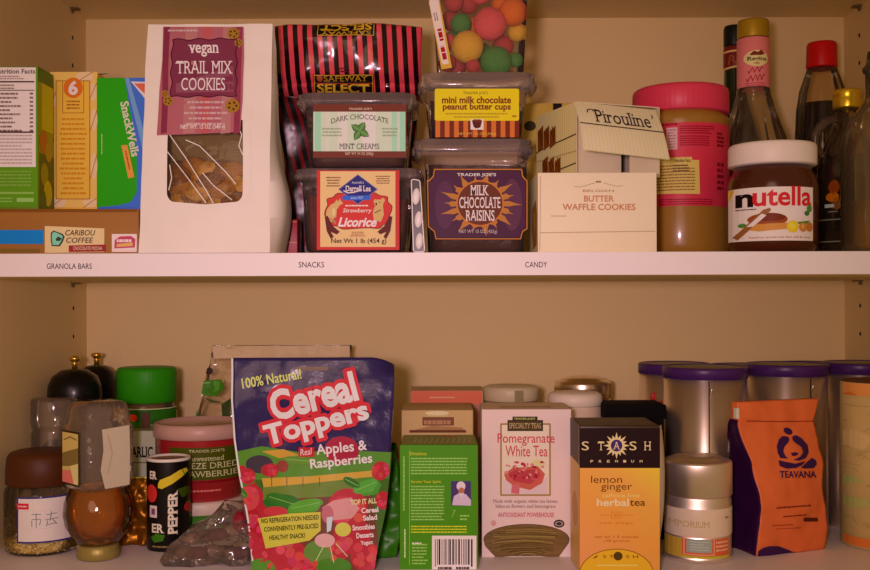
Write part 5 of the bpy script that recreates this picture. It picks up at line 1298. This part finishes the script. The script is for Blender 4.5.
# --- green tea box
setG(.86)
x0, x1 = WX(400, .028), WX(477.5, .028); zt_ = ZP(445, .028)
t = carton('green_tea_box', 'upright grass green tea box, back panel with barcode facing out', 'box', x0, x1, .028, .068, .0003, zt_, mat((94, 116, 44), rough=.45, g=.8))
f = flat_map(t, .028); a = Art(.86); gl_ = (150, 176, 84); ol = (190, 170, 40)
a.rect(400, 445, 477.5, 575, (76, 124, 24), 0)
a.line([(409.5, 450), (409.5, 565)], .5, gl_, 1); a.fine(375, 480, 433, 483, 1, gl_, 1, rot=-PI / 2); a.fine(390, 541, 420, 544, 1, (210, 200, 150), 1, rot=-PI / 2)
a.text('Directions:', 418.5, 453.5, 17, 3.4, ol, 1, bold=.02); a.fine(411, 457, 470, 475, 6, gl_, 1)
a.text('Serving Your Spirit', 426, 482, 30, 3.6, ol, 1, bold=.02); a.fine(411, 485, 446, 521, 12, gl_, 1)
a.rect(451, 481, 471, 505.5, (74, 52, 96), 2); a.poly([(452, 505), (454, 496), (459, 493), (466, 494), (471, 500), (471, 505.5)], (206, 160, 180), 3); a.ell(461, 486, 4.4, 4.8, (222, 180, 190), 3.2); a.ell(461.4, 491, 3, 3.8, (180, 100, 70), 3.6); a.poly([(458.6, 493), (464.4, 493), (461.6, 498)], (214, 176, 190), 4)
a.line([(452, 517), (455, 510)], .6, gl_, 1).line([(453, 510), (456, 511)], .5, gl_, 1); a.fine(460, 514, 470, 521, 2, gl_, 1)
a.fine(411, 525, 470, 533.5, 3, (206, 186, 40), 1)
a.fine(412, 543, 428, 565, 7, gl_, 1); a.fine(412, 541.5, 422, 545, 1, (220, 214, 170), 1)
a.rect(432, 535.5, 476.5, 573, (236, 190, 186), 2)
x = 435; rb_ = random.Random(3)
while x < 473:
    w_ = rb_.choice((.7, .7, 1.1, 1.6)); a.rect(x, 539, x + w_, 564.5 if 436 < x < 471 else 566.5, (44, 30, 34), 3); x += w_ + rb_.choice((.7, .9, 1.4))
a.fine(438, 566, 453, 569, 1, (70, 50, 50), 3, thick=.7); a.fine(456, 566, 470, 569, 1, (70, 50, 50), 3, thick=.7)
a.build('back_panel', t, f)
a = Art(.6); a.rect(0, 0, 20, 10, (112, 104, 48), 0)
for i in range(11): a.line([(3 + i * 1.5, 8.4), (3.8 + i * 1.5, 4.5), (3.2 + i * 1.5, 2.5)], .35, (150, 130, 90), 1)
a.rect(10, .8, 15, 1.8, (176, 100, 66), 1); a.build('top_panel', t, plane_map(0, 0, 20, 10, (-(x1 - x0) / 2 + .001, .033, zt_ - .0003), ((x1 - x0) / 2 - .001, .033, zt_ - .0003), (-(x1 - x0) / 2 + .001, -.033, zt_ - .0003)))
# --- tan box behind it
setG(.6)
t = carton('tan_tea_box', 'tan tea box with a brown emblem, standing behind the green tea box', 'box', WX(401, .118), WX(473, .118), .118, .072, .0003, ZP(410, .118), mat((168, 120, 78), rough=.5, g=.62))
a = Art(.6); a.rect(402, 411, 472, 470, (178, 128, 84), 0); a.rect(422.5, 417, 454, 425.5, (110, 60, 40), 1); a.text("TRADER JOE'S", 437.5, 415.6, 20, 2.8, (206, 160, 120), 2); a.fine(424, 419, 452, 424, 1, (160, 100, 70), 2, thick=.8); a.rect(409.5, 430, 466, 432.6, (92, 44, 26), 1); a.poly([(414, 430), (432, 425.5), (462, 427.5), (464, 430)], (150, 96, 60), 1); a.ell(437, 413, 12, 2, (200, 160, 120), .6)
a.build('front_panel', t, flat_map(t, .118))
setG(.55)
t = carton('red_tea_box', 'faded red box with tan top at the back, behind the tan tea box', 'box', WX(410, .215), WX(483, .215), .215, .055, .0003, ZP(390.5, .215), mat((156, 110, 76), rough=.5, g=.58))
a = Art(.56); a.rect(411, 391, 482, 440, (186, 82, 58), 0); a.fine(425, 396, 460, 399, 1, (206, 130, 100), 1, center=True); a.rect(411, 404, 482, 440, (150, 90, 70), 1); a.build('front_panel', t, flat_map(t, .215))
# --- pomegranate white tea box
setG(.86)
yp = .071
x0, x1 = WX(482, yp), WX(571, yp); zt_ = ZP(409.5, yp); pk = mat((232, 176, 170), rough=.5, g=.88, vary=.02)
t = carton('white_tea_box', 'upright pale pink tea box with pomegranate picture and oval window', 'box', x0, x1, yp, .06, .0003, zt_, pk)
a = Art(.88); bn = (98, 62, 32); og = (166, 112, 56)
a.rect(482, 409.5, 571, 557, (236, 180, 174), 0)
a.frame(501, 424, 550, 495, 1.6, og, 1); a.rect(502, 425, 549, 494.5, (238, 190, 170), .6)
a.rect(512.5, 416.5, 537.5, 421, (52, 40, 22), 2); a.rect(507.5, 420, 543, 431, (66, 48, 24), 2); a.rect(509, 421.5, 541.5, 429.5, (84, 62, 34), 3); a.text("TRADER JOE'S", 524.5, 418.8, 21, 2.4, (206, 180, 96), 3.4, bold=.02); a.text('SPECIALTY TEAS', 525, 425.6, 32, 5.2, (206, 150, 110), 4, serif=True)
rdp = (206, 66, 72)
a.text('Pomegranate', 526, 439.5, 57, 12.5, rdp, 4, bold=.006); a.text('White Tea', 526.5, 451, 42, 11, rdp, 4, bold=.004)
a.poly([(503, 478), (512, 484), (522, 488), (536, 486), (548, 476), (548, 494), (503, 494)], (226, 176, 176), 1.2)
a.poly([(504, 474), (512, 468), (538, 466), (545, 474), (542, 483), (530, 490), (514, 486), (506, 480)], (206, 88, 72), 2); a.poly([(508, 473), (515, 470), (538, 469), (541, 476), (530, 484), (514, 481)], (190, 60, 66), 2.5)
rr = random.Random(8)
for _ in range(46): a.ell(rr.uniform(506, 543), rr.uniform(462, 479), rr.uniform(1, 2.1), rr.uniform(1, 1.9), rr.choice(((182, 40, 56), (206, 76, 84), (160, 36, 44), (222, 120, 116))), 3)
a.poly([(531, 461), (539, 459), (545, 464), (538, 467)], (224, 186, 130), 3); a.poly([(512, 484), (520, 484), (519, 494), (511, 493)], (214, 96, 104), 3)
a.text('Made with organic white tea leaves,', 525.5, 501.5, 65, 4.2, (120, 74, 70), 3, serif=True); a.text('hibiscus flowers and lemongrass', 525.5, 506.5, 60, 4.2, (120, 74, 70), 3, serif=True); a.text('ANTIOXIDANT POWERHOUSE', 526, 514.7, 56, 4.6, (196, 60, 84), 3, bold=.01)
a.ell(559, 523.5, 5.4, 4, (58, 42, 36), 3).ell(559, 523.5, 4, 2.4, (190, 150, 140), 4).ell(559, 523.5, 2.8, 1.7, (70, 50, 44), 5); a.ell(493.5, 523, 2.6, 3, (216, 140, 130), 3)
win = []
for i in range(21):
    q = PI * (1 - i / 20); win.append((526.5 + 42.5 * math.cos(q) * (1 if i not in (0, 20) else 1), 539.5 - 15 * math.sin(q)))
win += [(568, 543), (558, 556.5), (540, 555.5), (512, 555.5), (496, 556.5), (486, 546)]
a.poly([(526.5 + (x - 526.5) * 1.015, 541 + (y - 541) * 1.04) for x, y in win], (96, 60, 36), 1)
tea = mat((116, 78, 44), rough=.6, g=.82, bump=.8, bscale=110, vary=.5, stretch=(.35, 1, 3.2))
a.poly(win, tea, 2)
rs = random.Random(19)
for i in range(26):
    y = 529 + i * 1.02; hw_ = 42 * math.sqrt(max(.05, 1 - ((y - 540) / 17) ** 2)) * .86; xa = 526.5 - hw_ + rs.uniform(0, 14); xb = 526.5 + hw_ - rs.uniform(0, 14)
    a.line([(xa + (xb - xa) * q / 8, y + 2.4 * (2 * q / 8 - 1) ** 2 * (1 if y > 540 else .4) - 1.5 + rs.uniform(-.25, .25)) for q in range(9)], rs.uniform(.35, .9), rs.choice(((88, 60, 28), (104, 72, 34), (160, 122, 66), (146, 108, 54))), 3)
a.build('front_panel', t, flat_map(t, yp))
for i in range(9):   # the folded tea leaves' ridges inside the window
    pass
a = Art(.7); a.rect(0, 0, 20, 10, (206, 154, 134), 0); a.rect(4, 6.5, 16, 7.6, (150, 104, 60), 1); a.build('top_panel', t, plane_map(0, 0, 20, 10, (-(x1 - x0) / 2 + .001, .029, zt_ - .0003), ((x1 - x0) / 2 - .001, .029, zt_ - .0003), (-(x1 - x0) / 2 + .001, -.029, zt_ - .0003)))
# --- grey-lidded jar, white-lidded jar, tin behind
setG(.58)
t, k, z = cyl('grey_lid_jar', 'jar with dull beige grey lid at the back, behind the pink tea box', 'jar', 511, .225)
R = 27.5
bm = lathe([(25 * k, 0), (27 * k, .003), (27 * k, z(R, 404))], seg=48); obj('jar_body', bm, mat((150, 112, 84), rough=.4, g=.58), t, smooth=50)
bm = lathe([(27 * k, z(R, 403)), (28 * k, z(R, 402)), (28 * k, z(R, 392)), (27 * k, z(R, 389.5)), (24 * k, z(R, 388)), (3 * k, z(R, 387.4))], seg=48); obj('lid', bm, mat((178, 140, 112), rough=.4, g=.6), t, smooth=50)
bm = bmesh.new(); bxm(bm, .002, .011, -28.4 * k, -27.4 * k, z(R, 403), z(R, 391)); obj('lid_tab', bm, mat((120, 92, 62), rough=.5, g=.6), t)
t, k, z = cyl('white_lid_jar', 'white jar with rounded white lid behind the pink tea box, in front of the tin', 'jar', 575, .178)
R = 27
bm = lathe([(24 * k, 0), (26.5 * k, .004), (26.5 * k, z(R, 409))], seg=48); obj('jar_body', bm, mat((206, 154, 134), rough=.4, g=.64), t, smooth=50)
bm = lathe([(26.5 * k, z(R, 408)), (27.3 * k, z(R, 407.4)), (27.3 * k, z(R, 400)), (26 * k, z(R, 396.6)), (22 * k, z(R, 394.5)), (3 * k, z(R, 393))], seg=48); obj('lid', bm, mat((216, 164, 146), rough=.4, g=.66), t, smooth=50)
steel = mat((0.80, 0.68, 0.54), rough=.28, metal=1.0, raw=True, vary=.05, stretch=(1, 1, 8), bscale=120)
t, k, z = cyl('round_tin', 'shiny round metal tin at the back wall behind the white lidded jar', 'tin', 583, .272)
R = 28
bm = lathe([(27 * k, 0), (27.6 * k, .002), (27.6 * k, z(R, 400))], seg=60); obj('tin_body', bm, steel, t, smooth=50)
bm = lathe([(27.8 * k, z(R, 400)), (28.4 * k, z(R, 399.5)), (28.4 * k, z(R, 386)), (27.4 * k, z(R, 383.4)), (22 * k, z(R, 383)), (21 * k, z(R, 381)), (12 * k, z(R, 379)), (3 * k, z(R, 378))], seg=60); obj('lid', bm, steel, t, smooth=50)
t = carton('black_tin_box', 'low black box between the lemon tea box and the purple lidded tins', 'box', WX(607, .137), WX(664, .137), .137, .052, .0003, ZP(408, .137), mat((28, 19, 12), rough=.8, g=.7, spec=.1))
bm = bmesh.new(); bxm(bm, -.0305, .0305, -.0268, .0268, ZP(420, .137), ZP(406, .137), .001); bmesh.ops.recalc_face_normals(bm, faces=bm.faces); obj('lid', bm, mat((22, 15, 9), rough=.8, g=.7, spec=.1), t, smooth=40)
# --- lemon ginger tea box
setG(.85)
ys = .004; x0, x1 = WX(579.5, ys), WX(660, ys); zt_ = ZP(426.5, ys)
t = carton('lemon_tea_box', 'upright black topped orange and yellow tea box with sun emblem', 'box', x0, x1, ys, .064, .0003, zt_, mat((70, 46, 36), rough=.4, g=.8), bev=.0014)
f = flat_map(t, ys); a = Art(.86)
grd = gradient([(0, (234, 134, 74)), (.35, (234, 138, 56)), (.7, (234, 146, 60)), (1, (234, 174, 48))], 6.5, 8.5, -.02, g=.86)
a.rect(579.8, 468, 659.8, 578, grd, 0); a.rect(579.8, 428, 659.8, 468, (42, 26, 18), 0)
cr = (226, 178, 130)
cx_, cy_ = 616.5, 445.5
pts = []
for i in range(32):
    q = 2 * PI * i / 32; r = (13.4 if i % 4 == 0 else 11) if i % 2 == 0 else 7.6
    pts.append((cx_ + r * math.sin(q), cy_ - r * math.cos(q)))
a.poly(pts, cr, 1); a.ell(cx_, cy_, 5.8, 6, (70, 44, 96), 2); a.text('A', cx_, cy_, 7, 7.4, cr, 3, serif=True)
for (ch, x) in (('S', 585.3), ('T', 601), ('S', 633), ('H', 647.5)): a.text(ch, x, 445.8, 7.2, 8.8, cr, 1, serif=True)
for (ch, x) in zip('PREMIUM', (591.8, 600.2, 608.4, 616.5, 624.6, 632.5, 641)): a.text(ch, x, 461.2, 2.8, 2.5, cr, 1, bold=.02)
dk = (112, 58, 20)
a.text('lemon', 606.5, 479.3, 31, 7.2, dk, 1); a.text('ginger', 616.5, 487.5, 31, 8.6, dk, 1); a.text('caffeine free', 621, 495.3, 37, 4, (240, 190, 110), 1); a.text('herbal', 612.8, 502.3, 32, 7.4, (248, 214, 150), 1, bold=.02); a.text('tea', 637.5, 502.8, 15.5, 6, dk, 1, bold=.01)
a.frame(611.5, 512, 621, 518, .4, (206, 100, 30), 1); a.line([(600, 515), (611, 515)], .4, (200, 110, 30), 1).line([(621, 515), (634, 515)], .4, (200, 110, 30), 1); a.text('20', 616.3, 515, 6, 2.6, (206, 90, 30), 1)
a.text('tea bags', 616, 523, 34, 3, (206, 110, 40), 1); a.text('net wt 1.3 ounces', 616.5, 536.6, 44, 2.8, (176, 86, 28), 1); a.text('(38 grams)', 616.5, 541, 26, 2.8, (176, 86, 28), 1)
arc = [(616.5 + 37 * math.cos(PI * i / 20), 574 - 25 * math.sin(PI * i / 20)) for i in range(21)]
a.line(arc, .8, (150, 80, 20), 1); a.poly(arc, (230, 156, 40), .6)
a.ell(618, 556, 4.6, 4.4, (92, 60, 24), 1); a.text('S T', 608.5, 556.5, 11, 3.2, dk, 1); a.text('S H', 632, 556.5, 12, 3.2, dk, 1); a.poly([(592, 558.5), (598, 554.5), (596.5, 557.5)], dk, 1); a.fine(597, 564, 640, 566.5, 1, (240, 190, 110), 1)
a.build('front_panel', t, f)
hx = (x1 - x0) / 2
a = Art(.8); a.rect(0, 0, 10, 40, (62, 42, 34), .2); a.rect(0, 40, 10, 150, (222, 150, 90), .2); a.ell(5, 90, 3, 18, (200, 120, 60), .6); a.rect(9, 0, 10, 40, (130, 96, 74), .6)
a.build('side_panel', t, plane_map(0, 0, 10, 150, (-hx, .031, zt_), (-hx, -.031, zt_), (-hx, .031, 0)))
a = Art(.7); a.rect(0, 0, 20, 10, (76, 56, 42), 0); a.ell(10, 5, 3.6, 2.4, (100, 76, 60), 1); a.ell(10, 5, 3, 1.9, (78, 58, 44), 2); a.build('top_panel', t, plane_map(0, 0, 20, 10, (-hx + .0015, .030, zt_ - .0003), (hx - .0015, .030, zt_ - .0003), (-hx + .0015, -.030, zt_ - .0003)))
# bulging paper flap along the right edge
bm = bmesh.new(); n = 14; A_ = []; B_ = []
for i in range(n + 1):
    q = i / n; zz = zt_ * (1 - q) - .0003 if i < n else .0005
    A_.append(bm.verts.new((hx - .0004, -.0316, zz))); B_.append(bm.verts.new((hx + .001 + .0042 * math.sin(PI * min(1, q * 1.3 + .05)) ** .6, -.0250, zz)))
for i in range(n): bm.faces.new((A_[i], A_[i + 1], B_[i + 1], B_[i]))
r = bmesh.ops.extrude_face_region(bm, geom=bm.faces[:]); bmesh.ops.translate(bm, verts=[v for v in r['geom'] if isinstance(v, bmesh.types.BMVert)], vec=(0, .0007, 0)); bmesh.ops.recalc_face_normals(bm, faces=bm.faces)
obj('loose_side_flap', bm, mat((206, 160, 140), rough=.5, g=.85), t, smooth=40)
# --- silver tea tin
setG(.75)
yt_ = .071
t, k, z = cyl('silver_tin', 'small silver tin with domed lid, pale band and orange label, beside the lemon tea box', 'tin', 697.5, yt_)
R = 33.5
tinm = mat((0.86, 0.76, 0.62), rough=.32, metal=0.92, raw=True, vary=.06, stretch=(1, 1, 6), bscale=90, aniso=.7, arot=0.0)
bm = lathe([(32.5 * k, 0), (33.6 * k, .001), (33.6 * k, .004), (32.6 * k, .0055), (32.6 * k, z(R, 506)), (31.6 * k, z(R, 502)), (31.6 * k, z(R, 499))], seg=72); obj('tin_body', bm, tinm, t, smooth=45)
bm = lathe([(33 * k, z(R, 500)), (33.6 * k, z(R, 499)), (33.6 * k, z(R, 468)), (33.2 * k, z(R, 466)), (31.5 * k, z(R, 464.8)), (25 * k, z(R, 463.6)), (24 * k, z(R, 461.8)), (15 * k, z(R, 460.6)), (2 * k, z(R, 460.2))], seg=72); obj('lid', bm, tinm, t, smooth=45)
fm = cyl_map(t, 32.8 * k)
bm = lathe([(33.0 * k, z(R, 539)), (33.2 * k, z(R, 538)), (33.2 * k, z(R, 512)), (33.0 * k, z(R, 511))], seg=72, cap0=False, cap1=False); pband = obj('pale_band', bm, mat((214, 164, 140), rough=.35, g=.78), t, smooth=50)
a = Art(.75); a.text('EMPORIUM', 690, 525, 40, 6.2, (178, 134, 88), 1, serif=True); a.fine(727, 517, 731, 521, 1, (130, 80, 70), 1); a.build('band_print', pband, cyl_map(t, 33.3 * k), cut=(3, 0))
a = Art(.75); a.rect(684, 539.5, 731, 559, (206, 84, 50), 1); a.rect(688, 539.5, 712, 553, (150, 136, 124), 2); a.fine(691, 541, 710, 551.5, 4, (176, 160, 146), 3); a.rect(684, 556.5, 731, 559, (186, 150, 50), 2); a.frame(686, 538, 714, 555, .8, (220, 150, 120), 3); a.fine(716, 541, 730, 553, 3, (226, 150, 120), 3); a.rect(665, 539.5, 684, 559, (186, 130, 52), 1)
a.build('front_label', t, fm, cut=(3, 0), base=.0004)
# --- tall purple-lidded tins
setG(.5)
br_ = mat((0.86, 0.76, 0.64), rough=.34, metal=0.92, raw=True, vary=.14, stretch=(6, 6, .15), bscale=60, aniso=.85, arot=0.25)
pur = mat((60, 32, 70), rough=.35, g=.55); gtop = mat((112, 88, 66), rough=.45, g=.52); blk2 = mat((24, 18, 18), rough=.5, g=.5)
def tea_tin(label, x, y, r, h, seam=None, clasp=False, dots=False):
    t = thing('tea_tin', label, 'tin', (x, y, .0003), 0, None)
    bm = lathe([(r * .985, 0), (r, .001), (r, h - .011)], seg=72); tb = obj('tin_body', bm, br_, t, smooth=50)
    bm = lathe([(r * .99, h - .0115), (r * 1.025, h - .011), (r * 1.03, h - .0015), (r * 1.01, h), (r * .97, h + .0004), (r * .965, h - .0006), (r * .1, h - .0006)], seg=72, mis=[0, 0, 0, 0, 0, 1, 1]); obj('lid', bm, [pur, gtop], t, smooth=45)
    if seam is not None:
        a_ = seam; c, s = math.cos(a_), math.sin(a_)
        bm = tube([(r * c, r * s, .002), (r * c, r * s, h * .5), (r * c, r * s, h - .012)], .0006, 6); obj('seam', bm, blk2, tb)
        bm = blob((r + .0004) * math.cos(a_ + .06), (r + .0004) * math.sin(a_ + .06), h - .021, .0016, .0014, .0022, sub=2); obj('rivet', bm, br_, tb, smooth=80)
    if clasp:
        P_ = [Vector((r + .001 + .004 * math.sin(q), -.010, h - .055 + .013 * math.cos(q))) for q in [PI * i / 12 for i in range(13)]]
        bm = tube(P_, .0018, 8); obj('wire_clasp', bm, blk2, t, smooth=60)
    if dots:
        for (a_, zz, rr_) in ((-PI / 2 - .80, h - .035, .0050), (-PI / 2 - .58, h - .0425, .0038)):
            bm = blob(r * math.cos(a_), r * math.sin(a_), zz, rr_, .0012, rr_, sub=2); 
            obj('red_sticker', bm, mat((150, 34, 30), rough=.5, g=.5), t, smooth=80)
    return t
tea_tin('tall silver tin with purple lid directly behind the small silver tin', .2775, .165, .0418, .1715, seam=-PI / 2 - .16, clasp=True)
tea_tin('tall silver tin with purple lid and red dots, behind the black box', .268, .262, .0385, .1690, dots=True)
tea_tin('tall silver tin with purple lid directly behind the orange tea bag', .3695, .190, .0415, .1725, seam=-PI / 2 + .28)
tea_tin('tall purple lidded tin behind the tan canister at the right wall', .4555, .210, .0385, .1725)
tea_tin('purple lidded tin at the back, glimpsed between the two seamed tins', .350, .275, .0375, .1660)
tea_tin('purple lidded tin at the back right, glimpsed behind the rightmost tins', .437, .305, .040, .1660)
# --- orange tea bag
setG(.8)
wv, D_, rz = .0796, .036, math.radians(20)
L_ = Vector((WX(757, .068, 558), .068, 0)); c, s = math.cos(rz), math.sin(rz)
O_ = L_ + Vector((c, s, 0)) * wv / 2 + Vector((-s, c, 0)) * D_ / 2
t = thing('tea_bag_pouch', 'orange foil tea pouch with purple sides, folded top and seated figure emblem', 'pouch', (O_.x, O_.y, .0003), rz)
H = ZP(402, .092)
T_l = [(0, -.0398), (.1, -.0385), (.3, -.0355), (.48, -.037), (.62, -.041), (.86, -.0525), (1, -.0515)]
T_r = [(0, .0395), (.12, .0398), (.28, .0405), (.45, .0375), (.57, .0425), (.72, .040), (.86, .0365), (.89, .0385), (1, .0425)]
def ip(T, v):
    for (a0, b0), (a1, b1) in zip(T[:-1], T[1:]):
        if v <= a1: return b0 + (b1 - b0) * (v - a0) / (a1 - a0)
    return T[-1][1]
secs = []
for i in range(22):
    v = i / 21; g_ = max(0, 1 - max(0, v - .45) / .42)
    yf = -.018 + .016 * max(0, v - .35) / .65 + (-.0025 if v > .885 else 0); yb = .018 * g_ + .004 + (.010 * math.sin(PI * v) if v < .9 else 0)
    secs.append((H * v, ip(T_l, v), ip(T_r, v), yf, max(yb, yf + .004)))
orf = mat((210, 90, 50), rough=.36, g=.74, bump=.35, bscale=55, vary=.04); puf = mat((52, 24, 52), rough=.3, g=.7, bump=.3, bscale=60)
bmb, St = bag_loft(secs, nu=36, nd=8, bulge=lambda u, v: .005 * math.sin(PI * u) * math.sin(PI * min(1, v / .85)) if v < .85 else 0, crinkle=.0028, cs=42, seed=77, mats_idx=(0, 1, 1))
for f_ in bmb.faces:
    if f_.calc_center_median().z > H * .885: f_.material_index = 0
obj('foil_body', bmb, [orf, puf], t, smooth=60)
wt = bag_wmap(t, St); a = Art(.8); pv = (62, 32, 66)
def drop(pts, c=pv, L=1): a.poly(pts, c, L)
a.ell(788, 431, 4.6, 3.2, pv, 1, rot=.5)
a.poly([(786, 436), (789, 438), (788, 442), (784, 446), (782.5, 451), (785, 456), (788, 458.5), (780, 458), (777, 453), (776, 446), (778.5, 439), (782, 436)], pv, 1)
a.poly([(792, 436), (796, 435), (801, 438), (807, 445), (808.5, 452), (806, 458), (799, 460.5), (793, 460), (800, 456.5), (803, 452), (801, 447), (795, 443), (792, 440)], pv, 1)
a.poly([(790, 453), (794, 452), (798, 453), (796, 455.5), (792, 456)], pv, 1)
a.poly([(778, 460), (784, 461.5), (795, 463.5), (806, 461), (802, 465), (796, 468), (786, 468.5), (779, 466)], pv, 1); a.poly([(812, 457.5), (816, 460), (817, 464), (814, 468), (806, 468.5), (801, 467.5), (806, 463)], pv, 1)
a.text('TEAVANA', 797.5, 474.3, 37, 7, pv, 1, bold=.025)
a.build('emblem_print', t, wt, cut=(5, 5), base=.0006); a = Art(.8)
dkr = (116, 40, 22)
a.fine(776, 505, 812, 508.2, 1, dkr, 1, rot=-.08); a.fine(782, 514.4, 807, 517, 1, dkr, 1, center=True, rot=-.08); a.rect(803.5, 517.5, 817, 521.4, (90, 34, 26), 1); a.fine(771, 524, 799, 526, 1, (150, 60, 30), 1, rot=-.05); a.fine(776, 527.5, 803, 529, 1, (150, 60, 30), 1, rot=-.05)
a.build('front_print', t, wt, cut=(5, 5), base=.0006); a = Art(.8); a.line([(747, 421), (780, 421.6), (822, 420.8)], .9, (140, 50, 22), 1); a.build('fold_crease', t, wt, cut=(5, 5), base=.0006); a = Art(.8)
a.poly([(757, 560), (759, 551), (764, 547.5), (770, 546), (778, 546), (786, 549), (793, 552), (800, 553.5), (815, 554), (800, 562)], pv, .6)
a.build('purple_base_patch', t, wt, cut=(5, 5), base=.0006)
bm = bmesh.new(); bxm(bm, -.0545, -.0515, -.008, -.003, H * .895, H * .965, .0005); bmesh.ops.recalc_face_normals(bm, faces=bm.faces); obj('tin_tie', bm, mat((206, 176, 160), rough=.4, g=.8), t)
# --- tan map canister
setG(.62)
yc = .118
t, k, z = cyl('canister', 'tan map patterned cardboard canister with orange borders at the right edge', 'canister', 884, yc)
R = 41
org = mat((206, 104, 54), rough=.5, g=.62)
bm = lathe([(40 * k, 0), (41 * k, .001), (41 * k, z(R, 386)), (40 * k, z(R, 385)), (39 * k, z(R, 385.4)), (3 * k, z(R, 385.4))], seg=72, mis=[0, 0, 1, 1, 1, 1]); obj('canister_body', bm, [mat((178, 132, 84), rough=.55, g=.62, bump=.1, bscale=60, vary=.14), mat((96, 52, 30), rough=.6, g=.62)], t, smooth=45)
a = Art(.62)
a.rect(843.6, 383, 925, 397.5, (210, 116, 62), 1); a.rect(844, 542, 925, 551, (206, 96, 46), 1); a.line([(844, 535), (925, 535)], .7, (206, 130, 80), 1); a.line([(844, 408), (925, 408)], .5, (150, 100, 60), 1)
a.poly([(858, 397.5), (862, 394), (866, 397.5)], (190, 90, 40), 2)
rr = random.Random(12)
for _ in range(34):
    x, y = rr.uniform(846, 900), rr.uniform(412, 530); p = [(x, y)]
    for _k in range(4): p.append((p[-1][0] + rr.uniform(-1, 4), p[-1][1] + rr.uniform(-3, 3)))
    a.line(p, .4, (150, 112, 66), 1)
a.poly([(845, 500), (852, 497), (860, 502), (872, 501), (876, 508), (864, 513), (850, 511), (845, 508)], (158, 138, 80), .6); a.poly([(850, 484), (862, 480), (870, 484), (860, 489)], (158, 142, 84), .6); a.poly([(850, 440), (864, 432), (878, 440), (870, 452), (856, 450)], (190, 142, 94), .6)
a.build('wrap_print', t, cyl_map(t, 41.1 * k), cut=(3, 0), clip=(843.6, 385.5, 924, 560))

PART = {('peanut_butter_jar', 'lid'): 'red screw lid', ('chocolate_spread_jar', 'lid'): 'broad white lid', ('vinegar_bottle', 'cap'): 'gold cap', ('sauce_bottle', 'cap'): 'bright red cap', ('syrup_bottle', 'cap'): 'gold cap',
        ('grain_jar', 'lid'): 'brown lid', ('herb_jar', 'lid'): 'bright green lid', ('honey_bottle', 'cap'): 'gold cap', ('tea_tin', 'lid'): 'purple lid', ('pepper_can', 'rimmed_lid'): 'white rim', ('lower_tub', 'lid'): 'white lid', ('strawberry_tub', 'lid'): 'translucent pink lid'}
for o in sc.objects:
    if o.parent:
        k_ = (o.parent.name.split('.')[0], o.name.split('.')[0])
        if k_ in PART: o['label'] = PART[k_]
